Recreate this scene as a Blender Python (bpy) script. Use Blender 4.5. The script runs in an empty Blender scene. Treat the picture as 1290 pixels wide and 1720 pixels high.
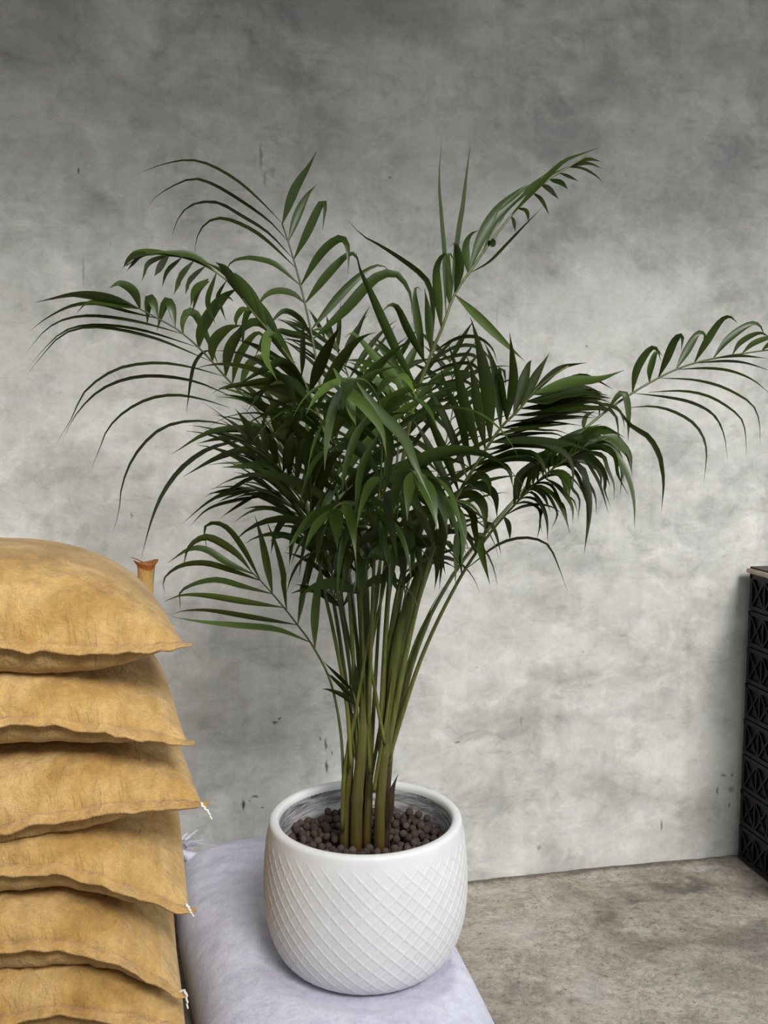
import bpy, bmesh, math, random
import numpy as np
from mathutils import Vector, Matrix, noise

C = bpy.context.scene.collection
SC = bpy.context.scene
random.seed(7)

# ------------------------------------------------------------------ camera
F = 1600.0                      # focal length in pixels of the 1290 x 1720 frame
PITCH = math.radians(5.5)
H = 1.315                       # eye height above the floor
cam = bpy.data.cameras.new('camera')
cam.sensor_fit = 'VERTICAL'
cam.sensor_height = 36.0
cam.lens = F / 1720.0 * 36.0
cam.clip_start = 0.01
camo = bpy.data.objects.new('camera', cam)
C.objects.link(camo)
camo.location = (0, 0, H)
camo.rotation_euler = (math.pi / 2 - PITCH, 0, 0)
SC.camera = camo

# ------------------------------------------------------------------ light and exposure
world = bpy.data.worlds.new('overcast_sky')
SC.world = world
world.use_nodes = True
bg = world.node_tree.nodes['Background']
bg.inputs['Color'].default_value = (0.93, 0.97, 1.0, 1)
bg.inputs['Strength'].default_value = 1.1
sun = bpy.data.lights.new('hazy_sun', 'SUN')
sun.energy = 2.3
sun.angle = math.radians(20)
sun.color = (1.0, 0.97, 0.93)
suno = bpy.data.objects.new('hazy_sun', sun)
C.objects.link(suno)
suno.rotation_euler = (math.radians(50), 0, math.radians(24))
SC.view_settings.view_transform = 'Standard'
SC.view_settings.look = 'None'
SC.view_settings.exposure = 0.47
SC.view_settings.gamma = 1.0
SC.view_settings.use_curve_mapping = False

# ------------------------------------------------------------------ helpers
FW = Vector((0, math.cos(PITCH), -math.sin(PITCH)))
UP = Vector((0, math.sin(PITCH), math.cos(PITCH)))
EYE = Vector((0, 0, H))

def ray(px, py):
    return FW + Vector((1, 0, 0)) * ((px - 645) / F) - UP * ((py - 860) / F)

def U(px, py, Y):               # point of the photograph at distance Y in front of the eye
    d = ray(px, py)
    return EYE + d * (Y / d.y)

def on_plane(px, py, p0, n):
    d = ray(px, py)
    return EYE + d * ((p0 - EYE).dot(n) / d.dot(n))

def link(name, me, mat=None, parent=None):
    o = bpy.data.objects.new(name, me)
    C.objects.link(o)
    if mat is not None:
        me.materials.append(mat)
    if parent is not None:
        o.parent = parent
    return o

def tag(o, label=None, cat=None, group=None, kind=None):
    if label: o['label'] = label
    if cat: o['category'] = cat
    if group: o['group'] = group
    if kind: o['kind'] = kind
    return o

def empty(name, loc):
    o = bpy.data.objects.new(name, None)
    C.objects.link(o)
    o.location = loc
    o.empty_display_size = 0.05
    return o

def mesh(name, verts, faces, smooth=True):
    me = bpy.data.meshes.new(name)
    me.from_pydata([tuple(v) for v in verts], [], faces)
    if smooth:
        me.polygons.foreach_set('use_smooth', [True] * len(me.polygons))
    me.update()
    return me

def bm_mesh(name, bm, smooth=False):
    me = bpy.data.meshes.new(name)
    bm.normal_update()
    bm.to_mesh(me)
    bm.free()
    if smooth:
        me.polygons.foreach_set('use_smooth', [True] * len(me.polygons))
    return me

def spline(pts, n):             # Catmull-Rom through pts, n samples evenly spread by length
    P = [Vector(p) for p in pts]
    if len(P) == 2:
        return [P[0].lerp(P[1], i / (n - 1)) for i in range(n)]
    Q = [P[0] * 2 - P[1]] + P + [P[-1] * 2 - P[-2]]
    dense = []
    for i in range(1, len(Q) - 2):
        a, b, c, d = Q[i - 1], Q[i], Q[i + 1], Q[i + 2]
        for k in range(12):
            t = k / 12
            dense.append(0.5 * ((2 * b) + (c - a) * t + (2 * a - 5 * b + 4 * c - d) * t * t + (3 * b - a - 3 * c + d) * t ** 3))
    dense.append(P[-1].copy())
    L = [0.0]
    for i in range(1, len(dense)):
        L.append(L[-1] + (dense[i] - dense[i - 1]).length)
    out, j = [], 0
    for i in range(n):
        s = L[-1] * i / (n - 1)
        while j < len(L) - 2 and L[j + 1] < s:
            j += 1
        w = (s - L[j]) / max(1e-9, L[j + 1] - L[j])
        out.append(dense[j].lerp(dense[j + 1], min(1, max(0, w))))
    return out

def tube_data(path, radii, seg=8, caps=True):
    V, Fc = [], []
    n = len(path)
    up = Vector((0.3, 0.9, 0.2)).normalized()
    for i, p in enumerate(path):
        t = (path[min(i + 1, n - 1)] - path[max(i - 1, 0)]).normalized()
        a = t.cross(up)
        if a.length < 1e-4: a = t.cross(Vector((1, 0, 0)))
        a.normalize()
        b = t.cross(a).normalized()
        up = a.cross(t).normalized()
        r = radii[i] if isinstance(radii, (list, tuple)) else radii
        for k in range(seg):
            th = 2 * math.pi * k / seg
            V.append(p + a * (r * math.cos(th)) + b * (r * math.sin(th)))
    for i in range(n - 1):
        for k in range(seg):
            k2 = (k + 1) % seg
            Fc.append((i * seg + k, i * seg + k2, (i + 1) * seg + k2, (i + 1) * seg + k))
    if caps:
        Fc.append(tuple(range(seg))[::-1])
        Fc.append(tuple((n - 1) * seg + k for k in range(seg)))
    return V, Fc

def add_box(bm, M, sx, sy, sz):
    r = bmesh.ops.create_cube(bm, size=1.0)
    bmesh.ops.transform(bm, matrix=M @ Matrix.Diagonal((sx, sy, sz, 1)), verts=r['verts'])
    return r['verts']

def sm(a, b, x):
    t = min(1, max(0, (x - a) / (b - a)))
    return t * t * (3 - 2 * t)

# ------------------------------------------------------------------ node helpers
class NT:
    def __init__(s, name):
        s.m = bpy.data.materials.new(name)
        s.m.use_nodes = True
        s.t = s.m.node_tree
        s.b = s.t.nodes['Principled BSDF']
        s.out = s.t.nodes['Material Output']
        s.tc = s.t.nodes.new('ShaderNodeTexCoord')
    def n(s, kind, **kw):
        x = s.t.nodes.new(kind)
        for k, v in kw.items(): setattr(x, k, v)
        return x
    def l(s, a, b): s.t.links.new(a, b)
    def noise(s, vec, scale, detail=6, rough=0.55, dist=0.0):
        x = s.n('ShaderNodeTexNoise')
        x.inputs['Scale'].default_value = scale
        x.inputs['Detail'].default_value = detail
        x.inputs['Roughness'].default_value = rough
        x.inputs['Distortion'].default_value = dist
        s.l(vec, x.inputs['Vector'])
        return x.outputs['Fac']
    def mapping(s, vec, scale=(1, 1, 1), rot=(0, 0, 0), loc=(0, 0, 0)):
        x = s.n('ShaderNodeMapping')
        x.inputs['Scale'].default_value = scale
        x.inputs['Rotation'].default_value = rot
        x.inputs['Location'].default_value = loc
        s.l(vec, x.inputs['Vector'])
        return x.outputs['Vector']
    def ramp(s, fac, stops):
        x = s.n('ShaderNodeValToRGB')
        e = x.color_ramp.elements
        while len(e) < len(stops): e.new(0.5)
        for k, (p, c) in enumerate(stops):
            e[k].position = p
            e[k].color = (*c, 1) if len(c) == 3 else c
        s.l(fac, x.inputs['Fac'])
        return x.outputs['Color']
    def mix(s, fac, a, b, mode='MIX'):
        x = s.n('ShaderNodeMix', data_type='RGBA', blend_type=mode)
        for v, i in ((fac, 0), (a, 6), (b, 7)):
            if hasattr(v, 'links'): s.l(v, x.inputs[i])
            elif i == 0: x.inputs[i].default_value = v
            else: x.inputs[i].default_value = (*v, 1)
        return x.outputs[2]
    def math(s, op, a, b=None, clamp=False):
        x = s.n('ShaderNodeMath', operation=op, use_clamp=clamp)
        for v, i in ((a, 0), (b, 1)):
            if v is None: continue
            if hasattr(v, 'links'): s.l(v, x.inputs[i])
            else: x.inputs[i].default_value = v
        return x.outputs[0]
    def bump(s, h, strength, dist=0.01, prev=None):
        x = s.n('ShaderNodeBump')
        x.inputs['Strength'].default_value = strength
        x.inputs['Distance'].default_value = dist
        s.l(h, x.inputs['Height'])
        if prev is not None: s.l(prev, x.inputs['Normal'])
        return x.outputs['Normal']
    def spots(s, vec, lst):     # soft elliptical stains at fixed places: (x, z, rx, rz, strength)
        acc = None
        for x0, z0, rx, rz, k in lst:
            a = s.n('ShaderNodeVectorMath', operation='SUBTRACT'); s.l(vec, a.inputs[0]); a.inputs[1].default_value = (x0, 0, z0)
            m = s.n('ShaderNodeVectorMath', operation='MULTIPLY'); s.l(a.outputs[0], m.inputs[0]); m.inputs[1].default_value = (1 / rx, 0, 1 / rz)
            d = s.n('ShaderNodeVectorMath', operation='LENGTH'); s.l(m.outputs[0], d.inputs[0])
            r = s.n('ShaderNodeMapRange', interpolation_type='SMOOTHSTEP')
            s.l(d.outputs['Value'], r.inputs[0])
            r.inputs[1].default_value = 0.25; r.inputs[2].default_value = 1.3
            r.inputs[3].default_value = k; r.inputs[4].default_value = 0.0
            acc = r.outputs[0] if acc is None else s.math('MAXIMUM', acc, r.outputs[0])
        return acc

def simple(name, col, rough=0.6, spec=0.5, var=0.0, vscale=30, bump=0.0, bscale=200):
    t = NT(name)
    t.b.inputs['Roughness'].default_value = rough
    t.b.inputs['Specular IOR Level'].default_value = spec
    ob = t.tc.outputs['Object']
    if var:
        f = t.noise(ob, vscale, 5, 0.6)
        t.l(t.ramp(f, [(0.3, [c * (1 - var) for c in col]), (0.7, [min(1, c * (1 + var)) for c in col])]), t.b.inputs['Base Color'])
    else:
        t.b.inputs['Base Color'].default_value = (*col, 1)
    if bump:
        t.l(t.bump(t.noise(ob, bscale, 4), bump, 0.003), t.b.inputs['Normal'])
    return t.m

# ------------------------------------------------------------------ setting: wall, floor; added roof and light-blocking walls
YAW = math.atan(0.2)            # the wall runs away towards the right
E1 = Vector((math.cos(YAW), math.sin(YAW), 0))       # along the wall, to the right
E2 = Vector((-math.sin(YAW), math.cos(YAW), 0))      # into the wall
WALL0 = on_plane(645, 1493, Vector((0, 0, 0)), Vector((0, 0, 1)))   # a point on the foot of the wall

def wall_px(px, py):            # photograph -> (along, height) on the wall
    p = on_plane(px, py, WALL0, E2)
    return (p - WALL0).dot(E1), p.z

def wall_material():
    t = NT('polished_cement_plaster')
    ob = t.tc.outputs['Object']
    warp = t.n('ShaderNodeTexNoise'); warp.inputs['Scale'].default_value = 8; warp.inputs['Detail'].default_value = 9; warp.inputs['Roughness'].default_value = 0.62
    t.l(ob, warp.inputs['Vector'])
    wv = t.n('ShaderNodeVectorMath', operation='MULTIPLY_ADD')
    t.l(warp.outputs['Color'], wv.inputs[0]); wv.inputs[1].default_value = (0.26, 0, 0.26); t.l(ob, wv.inputs[2])
    wo = t.n('ShaderNodeVectorMath', operation='SUBTRACT'); t.l(wv.outputs[0], wo.inputs[0]); wo.inputs[1].default_value = (0.13, 0, 0.13)
    warped = wo.outputs[0]
    big = t.noise(ob, 1.6, 4, 0.5, 0.6)
    med = t.noise(t.mapping(ob, (1.0, 1, 1.0)), 4.2, 10, 0.64, 0.7)
    trow = t.noise(t.mapping(ob, (1.6, 1, 2.6), (0, 0.6, 0)), 3.4, 10, 0.66, 0.9)
    drip = t.noise(t.mapping(ob, (14, 1, 1.4)), 1.5, 6, 0.6, 0.3)
    fine = t.noise(ob, 60, 5, 0.65)
    base = t.ramp(big, [(0.30, (0.49, 0.49, 0.48)), (0.52, (0.56, 0.558, 0.545)), (0.72, (0.61, 0.605, 0.59))])
    c = t.mix(0.8, base, t.ramp(med, [(0.30, (0.36, 0.36, 0.355)), (0.52, (0.5, 0.5, 0.5)), (0.72, (0.60, 0.595, 0.58))]), 'OVERLAY')
    c = t.mix(0.55, c, t.ramp(trow, [(0.33, (0.37, 0.37, 0.365)), (0.5, (0.5, 0.5, 0.5)), (0.7, (0.61, 0.605, 0.59))]), 'OVERLAY')
    c = t.mix(0.35, c, t.ramp(drip, [(0.35, (0.42, 0.42, 0.42)), (0.65, (0.56, 0.56, 0.56))]), 'OVERLAY')
    p1 = t.noise(t.mapping(ob, (1, 1, 1.2), (0, 0.3, 0), (3, 0, 1)), 3.0, 14, 0.62, 0.5)
    c = t.mix(0.65, c, t.ramp(p1, [(0.41, (0.37, 0.37, 0.365)), (0.455, (0.48, 0.48, 0.475)), (0.56, (0.51, 0.51, 0.505)), (0.585, (0.60, 0.595, 0.575))]), 'OVERLAY')
    p2 = t.noise(t.mapping(ob, (1, 1, 1.5), (0, -0.5, 0), (7, 0, 2)), 8.0, 14, 0.66, 0.6)
    c = t.mix(0.6, c, t.ramp(p2, [(0.38, (0.36, 0.36, 0.355)), (0.42, (0.48, 0.48, 0.475)), (0.58, (0.51, 0.51, 0.505)), (0.605, (0.61, 0.605, 0.585))]), 'OVERLAY')
    for rot, seed in ((0.6, 1), (-0.45, 5), (1.35, 9)):
        sc = t.noise(t.mapping(ob, (3.0, 1, 55), (0, rot, 0), (seed, 0, seed)), 1.0, 4, 0.6, 0.4)
        c = t.mix(0.4, c, t.ramp(sc, [(0.30, (0.38, 0.38, 0.38)), (0.36, (0.5, 0.5, 0.5)), (0.66, (0.5, 0.5, 0.5)), (0.71, (0.6, 0.6, 0.585))]), 'OVERLAY')
    mott = t.noise(t.mapping(ob, (1, 1, 1.3), (0, -0.4, 0)), 15, 8, 0.7, 0.8)
    c = t.mix(0.55, c, t.ramp(mott, [(0.32, (0.39, 0.39, 0.38)), (0.5, (0.5, 0.5, 0.5)), (0.68, (0.60, 0.595, 0.58))]), 'OVERLAY')
    c = t.mix(0.30, c, t.ramp(fine, [(0.3, (0.42, 0.42, 0.42)), (0.7, (0.57, 0.57, 0.57))]), 'OVERLAY')
    px = 1 / 640.0
    def S(lst): return [(*wall_px(a, b), rx * px, ry * px, k) for a, b, rx, ry, k in lst]
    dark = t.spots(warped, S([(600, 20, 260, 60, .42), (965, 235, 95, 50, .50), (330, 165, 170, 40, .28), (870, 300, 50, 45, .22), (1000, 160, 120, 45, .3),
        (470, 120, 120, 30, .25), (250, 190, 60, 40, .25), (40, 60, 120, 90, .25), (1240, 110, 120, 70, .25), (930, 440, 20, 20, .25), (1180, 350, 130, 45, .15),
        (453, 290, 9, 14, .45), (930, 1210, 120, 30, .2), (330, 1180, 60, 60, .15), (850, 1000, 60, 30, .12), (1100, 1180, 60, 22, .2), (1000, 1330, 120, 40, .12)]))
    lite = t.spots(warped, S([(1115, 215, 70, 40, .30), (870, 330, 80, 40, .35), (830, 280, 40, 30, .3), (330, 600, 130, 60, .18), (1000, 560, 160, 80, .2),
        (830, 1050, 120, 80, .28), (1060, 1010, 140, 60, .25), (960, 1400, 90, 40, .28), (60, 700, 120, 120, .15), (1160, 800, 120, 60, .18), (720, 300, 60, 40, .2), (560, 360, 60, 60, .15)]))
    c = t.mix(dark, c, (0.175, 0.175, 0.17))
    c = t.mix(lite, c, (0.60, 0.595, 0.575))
    warp2 = t.n('ShaderNodeTexNoise'); warp2.inputs['Scale'].default_value = 70; warp2.inputs['Detail'].default_value = 3
    t.l(ob, warp2.inputs['Vector'])
    w2 = t.n('ShaderNodeVectorMath', operation='MULTIPLY_ADD'); t.l(warp2.outputs['Color'], w2.inputs[0]); w2.inputs[1].default_value = (0.012, 0, 0.012); t.l(ob, w2.inputs[2])
    w3 = t.n('ShaderNodeVectorMath', operation='SUBTRACT'); t.l(w2.outputs[0], w3.inputs[0]); w3.inputs[1].default_value = (0.006, 0, 0.006)
    marks = t.spots(w3.outputs[0], S([(132, 287, 2, 6, .8), (409, 1352, 3, 11, .95), (428, 1338, 7, 3, .8), (440, 1357, 3, 2, .8), (420, 1344, 2, 2, .6), (462, 1213, 5, 3, .8), (470, 1207, 4, 3, .7),
        (547, 1250, 2.5, 13, .8), (549, 1287, 3, 13, .85), (557, 1265, 2, 4, .6), (538, 1240, 2, 5, .6), (768, 1246, 7, 3, .7), (1205, 1328, 3, 9, .75), (1228, 1326, 8, 7, .5), (1214, 1302, 7, 3, .6),
        (1230, 1302, 4, 4, .6), (1224, 1352, 3, 6, .6), (1111, 1386, 2.5, 11, .7), (905, 1424, 5, 5, .45), (655, 299, 4, 2, .7), (438, 262, 3, 22, .5), (445, 300, 3, 12, .45), (222, 865, 2, 6, .5),
        (170, 1020, 3, 2, .5), (979, 1095, 2, 2, .5), (800, 1120, 2, 2, .4), (875, 1210, 3, 10, .3), (140, 455, 2, 26, .35), (985, 582, 3, 3, .5), (835, 530, 2, 24, .25), (540, 600, 3, 3, .3), (185, 410, 2, 3, .4)]))
    c = t.mix(marks, c, (0.05, 0.05, 0.05))
    t.l(c, t.b.inputs['Base Color'])
    t.l(t.ramp(med, [(0.3, (0.55, 0.55, 0.55)), (0.7, (0.8, 0.8, 0.8))]), t.b.inputs['Roughness'])
    t.b.inputs['Specular IOR Level'].default_value = 0.3
    nb = t.bump(trow, 0.25, 0.012)
    nb = t.bump(med, 0.22, 0.01, nb)
    nb = t.bump(p2, 0.25, 0.006, nb)
    t.l(t.bump(fine, 0.12, 0.003, nb), t.b.inputs['Normal'])
    return t.m

def build_wall():
    nx, nz, x0, x1, z1 = 150, 100, -3.0, 3.2, 2.97
    V, Fc = [], []
    for j in range(nz + 1):
        for i in range(nx + 1):
            x = x0 + (x1 - x0) * i / nx; z = z1 * j / nz - 0.02
            d = 0.006 * noise.noise(Vector((x * 1.3, 4.2, z * 1.3))) + 0.0025 * noise.noise(Vector((x * 6, 1.2, z * 6)))
            V.append((x, d, z))
    for j in range(nz):
        for i in range(nx):
            a = j * (nx + 1) + i
            Fc.append((a, a + 1, a + nx + 2, a + nx + 1))
    b = len(V)                                    # back and sides of the slab
    V += [(x0, 0.2, -0.02), (x1, 0.2, -0.02), (x1, 0.2, z1 - 0.02), (x0, 0.2, z1 - 0.02)]
    bl, br, tr, tl = 0, nx, nz * (nx + 1) + nx, nz * (nx + 1)
    Fc += [(b, b + 3, b + 2, b + 1), (bl, tl, b + 3, b), (br, b + 1, b + 2, tr), (tl, tr, b + 2, b + 3), (bl, b, b + 1, br)]
    o = link('wall_back', mesh('wall_back', V, Fc), wall_material())
    o.location = (WALL0.x, WALL0.y, 0)
    o.rotation_euler = (0, 0, YAW)
    tag(o, 'grey trowelled cement wall with stains and small dark chips', kind='structure')
    return o

def floor_material():
    t = NT('worn_concrete_floor')
    ob = t.tc.outputs['Object']
    big = t.noise(t.mapping(ob, (1, 1.3, 1), (0, 0, 0.4)), 2.2, 7, 0.6, 0.8)
    med = t.noise(ob, 9, 8, 0.65, 1.0)
    fine = t.noise(ob, 55, 7, 0.72, 0.4)
    grit = t.noise(ob, 260, 3, 0.6)
    c = t.ramp(big, [(0.28, (0.25, 0.217, 0.176)), (0.45, (0.385, 0.345, 0.292)), (0.62, (0.47, 0.425, 0.365)), (0.8, (0.56, 0.515, 0.455))])
    c = t.mix(0.85, c, t.ramp(med, [(0.30, (0.30, 0.295, 0.29)), (0.5, (0.5, 0.5, 0.5)), (0.7, (0.66, 0.65, 0.63))]), 'OVERLAY')
    c = t.mix(0.8, c, t.ramp(fine, [(0.28, (0.26, 0.25, 0.25)), (0.48, (0.5, 0.5, 0.5)), (0.72, (0.68, 0.67, 0.66))]), 'OVERLAY')
    crumb = t.noise(t.mapping(ob, (1, 1.4, 1), (0, 0, 0.7)), 26, 9, 0.72, 0.8)
    c = t.mix(0.75, c, t.ramp(crumb, [(0.34, (0.24, 0.235, 0.23)), (0.42, (0.47, 0.47, 0.465)), (0.58, (0.52, 0.52, 0.52)), (0.66, (0.68, 0.675, 0.665))]), 'OVERLAY')
    speck = t.ramp(t.noise(ob, 120, 4, 0.7), [(0.58, (0, 0, 0)), (0.65, (1, 1, 1))])
    c = t.mix(t.math('MULTIPLY', speck, 0.65), c, (0.09, 0.078, 0.066))
    white = t.ramp(t.noise(t.mapping(ob, (1, 1, 1), (0, 0, 0), (5, 3, 1)), 90, 3, 0.6), [(0.68, (0, 0, 0)), (0.73, (1, 1, 1))])
    c = t.mix(t.math('MULTIPLY', white, 0.5), c, (0.66, 0.63, 0.58))
    # dirt gathered in the joint at the foot of the wall
    rel = t.n('ShaderNodeVectorMath', operation='SUBTRACT'); t.l(ob, rel.inputs[0]); rel.inputs[1].default_value = WALL0
    dt = t.n('ShaderNodeVectorMath', operation='DOT_PRODUCT'); t.l(rel.outputs[0], dt.inputs[0]); dt.inputs[1].default_value = E2
    jn = t.math('ADD', dt.outputs['Value'], t.math('MULTIPLY', t.math('SUBTRACT', t.noise(ob, 16, 6, 0.7), 0.5), 0.09))
    joint = t.ramp(t.math('ADD', jn, 1.0), [(0.968, (0, 0, 0)), (0.992, (1, 1, 1))])
    c = t.mix(t.math('MULTIPLY', joint, 0.75), c, (0.085, 0.072, 0.062))
    def fp(px, py):
        p = on_plane(px, py, Vector((0, 0, 0)), Vector((0, 0, 1))); return p.x, p.y
    sw = t.n('ShaderNodeTexNoise'); sw.inputs['Scale'].default_value = 22; sw.inputs['Detail'].default_value = 6
    t.l(ob, sw.inputs['Vector'])
    w = t.n('ShaderNodeVectorMath', operation='MULTIPLY_ADD'); t.l(sw.outputs['Color'], w.inputs[0]); w.inputs[1].default_value = (0.14, 0.14, 0); t.l(ob, w.inputs[2])
    w2 = t.n('ShaderNodeVectorMath', operation='SUBTRACT'); t.l(w.outputs[0], w2.inputs[0]); w2.inputs[1].default_value = (0.07, 0.07, 0)
    sx = t.n('ShaderNodeSeparateXYZ'); t.l(w2.outputs[0], sx.inputs[0])
    cx = t.n('ShaderNodeCombineXYZ'); t.l(sx.outputs[0], cx.inputs[0]); t.l(sx.outputs[1], cx.inputs[2])
    def S(lst): return [(*fp(a, b), rx, ry, k) for a, b, rx, ry, k in lst]
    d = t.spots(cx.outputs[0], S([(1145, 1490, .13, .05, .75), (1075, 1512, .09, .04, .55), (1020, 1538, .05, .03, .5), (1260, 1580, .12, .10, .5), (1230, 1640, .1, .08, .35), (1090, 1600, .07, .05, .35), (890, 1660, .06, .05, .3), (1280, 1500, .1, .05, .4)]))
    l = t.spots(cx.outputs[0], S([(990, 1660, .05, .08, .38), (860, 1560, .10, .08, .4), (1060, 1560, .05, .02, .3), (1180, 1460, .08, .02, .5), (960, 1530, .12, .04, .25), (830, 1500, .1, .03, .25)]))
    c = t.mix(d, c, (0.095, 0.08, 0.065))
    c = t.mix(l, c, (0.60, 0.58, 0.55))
    t.l(c, t.b.inputs['Base Color'])
    t.b.inputs['Roughness'].default_value = 0.9
    t.b.inputs['Specular IOR Level'].default_value = 0.2
    nb = t.bump(med, 0.4, 0.02)
    nb = t.bump(fine, 0.5, 0.008, nb)
    nb = t.bump(crumb, 0.55, 0.012, nb)
    t.l(t.bump(grit, 0.4, 0.002, nb), t.b.inputs['Normal'])
    return t.m

def build_floor():
    xs = np.concatenate([np.linspace(-5, -0.2, 12), np.linspace(-0.1, 1.7, 110), np.linspace(1.8, 6, 10)])
    ys = np.concatenate([np.linspace(-7, 1.4, 14), np.linspace(1.45, 3.2, 110), np.linspace(3.3, 4.2, 4)])
    V, Fc = [], []
    for y in ys:
        for x in xs:
            z = 0.0
            if -0.2 < x < 1.8 and 1.4 < y < 3.25:
                z = 0.0035 * noise.noise(Vector((x * 9, y * 9, 0))) + 0.002 * noise.noise(Vector((x * 31, y * 31, 3)))
            V.append((x, y, min(z, 0.0035)))
    n = len(xs)
    for j in range(len(ys) - 1):
        for i in range(n - 1):
            a = j * n + i
            Fc.append((a, a + 1, a + n + 1, a + n))
    o = link('floor', mesh('floor', V, Fc), floor_material())
    tag(o, 'worn beige concrete floor with dark dirt patches', kind='structure')

def build_added_roof():  # slab added out of view to darken the upper wall
    bm = bmesh.new()
    add_box(bm, Matrix.Identity(4), 6.2, 1.6, 0.12)
    o = link('added_roof', bm_mesh('added_roof', bm), simple('added_roof_grey', (0.16, 0.16, 0.155), 0.9, var=0.2, vscale=3))
    o.rotation_euler = (0, 0, YAW)
    c = WALL0 + E1 * 0.1 - E2 * 0.79
    o.location = (c.x, c.y, 3.02)
    tag(o, 'added unseen grey slab that shades the top of the wall', kind='structure')

def build_added_front_wall():  # unseen wall added behind the camera to cut off low sky light
    bm = bmesh.new()
    add_box(bm, Matrix.Identity(4), 8.0, 0.2, 3.6)
    o = link('added_wall_front', bm_mesh('added_wall_front', bm), simple('added_front_grey', (0.22, 0.22, 0.21), 0.9, 0.2, var=0.2, vscale=3))
    o.rotation_euler = (0, 0, YAW)
    c = WALL0 - E2 * 5.2
    o.location = (c.x, c.y, 1.78)
    tag(o, 'added unseen grey wall that blocks the low sky', kind='structure')

def build_added_left_wall():  # unseen wall added so that light comes mainly from the right
    bm = bmesh.new()
    add_box(bm, Matrix.Identity(4), 0.2, 5.1, 2.95)
    o = link('added_wall_left', bm_mesh('added_wall_left', bm), simple('added_left_grey', (0.26, 0.26, 0.25), 0.9, 0.2, var=0.2, vscale=3))
    o.rotation_euler = (0, 0, YAW)
    c = WALL0 - E1 * 2.3 - E2 * 2.56
    o.location = (c.x, c.y, 1.46)
    tag(o, 'added unseen grey wall that holds back light from the left', kind='structure')

build_wall(); build_floor(); build_added_roof(); build_added_front_wall(); build_added_left_wall()

# ------------------------------------------------------------------ sacks
def cloth_material(name, cols, weave=900.0, wstr=0.12, rough=0.75, rumple=1.0):
    t = NT(name)
    ob = t.tc.outputs['Object']
    patch = t.noise(ob, 6, 6, 0.6, 0.5)
    streak = t.noise(t.mapping(ob, (9, 9, 2)), 4, 6, 0.6)
    c = t.ramp(patch, [(0.3, cols[0]), (0.5, cols[1]), (0.72, cols[2])])
    c = t.mix(0.55, c, t.ramp(streak, [(0.3, (0.38, 0.37, 0.34)), (0.5, (0.5, 0.5, 0.5)), (0.72, (0.62, 0.62, 0.63))]), 'OVERLAY')
    grime = t.ramp(t.noise(ob, 70, 4, 0.7), [(0.62, (0, 0, 0)), (0.75, (1, 1, 1))])
    c = t.mix(t.math('MULTIPLY', grime, 0.25), c, [x * 0.45 for x in cols[0]])
    t.l(c, t.b.inputs['Base Color'])
    t.b.inputs['Roughness'].default_value = rough
    t.b.inputs['Specular IOR Level'].default_value = 0.25
    t.b.inputs['Sheen Weight'].default_value = 0.15
    wx = t.n('ShaderNodeTexWave', wave_type='BANDS', bands_direction='X'); wx.inputs['Scale'].default_value = weave / 6.28
    wz = t.n('ShaderNodeTexWave', wave_type='BANDS', bands_direction='DIAGONAL'); wz.inputs['Scale'].default_value = weave / 6.28
    for w in (wx, wz): t.l(ob, w.inputs['Vector']); w.inputs['Distortion'].default_value = 0.6
    weavef = t.math('ADD', wx.outputs['Fac'], wz.outputs['Fac'])
    pale = t.noise(t.mapping(ob, (16, 16, 5), (0.2, 0, 0.3)), 1.6, 7, 0.65, 0.4)
    c = t.mix(0.6, c, t.ramp(pale, [(0.36, (0.40, 0.39, 0.37)), (0.5, (0.5, 0.5, 0.5)), (0.60, (0.56, 0.56, 0.57)), (0.74, (0.66, 0.67, 0.70))]), 'OVERLAY')
    thr = t.noise(t.mapping(ob, (1, 1, 7)), 130, 2, 0.5)
    c = t.mix(0.35, c, t.ramp(thr, [(0.35, (0.36, 0.36, 0.36)), (0.65, (0.62, 0.62, 0.62))]), 'OVERLAY')
    t.l(c, t.b.inputs['Base Color'])
    nb = t.bump(t.noise(t.mapping(ob, (14, 14, 2.5)), 3, 5, 0.6, 0.5), 0.7 * rumple, 0.018)
    nb = t.bump(t.noise(ob, 45, 4, 0.6), 0.45 * rumple, 0.006, nb)
    nb = t.bump(thr, 0.35, 0.002, nb)
    t.l(t.bump(weavef, wstr, 0.002, nb), t.b.inputs['Normal'])
    return t.m

M_SACK = cloth_material('ochre_woven_sack', [(0.31, 0.170, 0.042), (0.45, 0.270, 0.082), (0.60, 0.415, 0.185)])
M_SEAM = cloth_material('ochre_sack_hem', [(0.31, 0.165, 0.045), (0.44, 0.255, 0.08), (0.58, 0.39, 0.165)])
M_THREAD = simple('white_cotton_thread', (0.72, 0.68, 0.62), 0.8, 0.2)
M_RIM = simple('rust_brown_fold', (0.30, 0.105, 0.025), 0.6, 0.3, var=0.3, vscale=60)
M_BAG = cloth_material('lilac_white_woven_bag', [(0.54, 0.54, 0.65), (0.61, 0.61, 0.73), (0.67, 0.675, 0.785)], weave=700, wstr=0.15, rough=0.6, rumple=0.3)

SYAW = math.radians(12)
A1 = Vector((-math.cos(SYAW), -math.sin(SYAW), 0))   # to the left along the front of the stack
A2 = Vector((-math.sin(SYAW), math.cos(SYAW), 0))    # towards the wall
YC = 1.55
SW, SD = 0.92, 0.56
SORG = U(310, 1083, YC); SORG.z = 0

def fpow(t, e=3.0, p=0.6):
    return max(0.0, 1 - abs(1 - 2 * t) ** e) ** p

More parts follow.
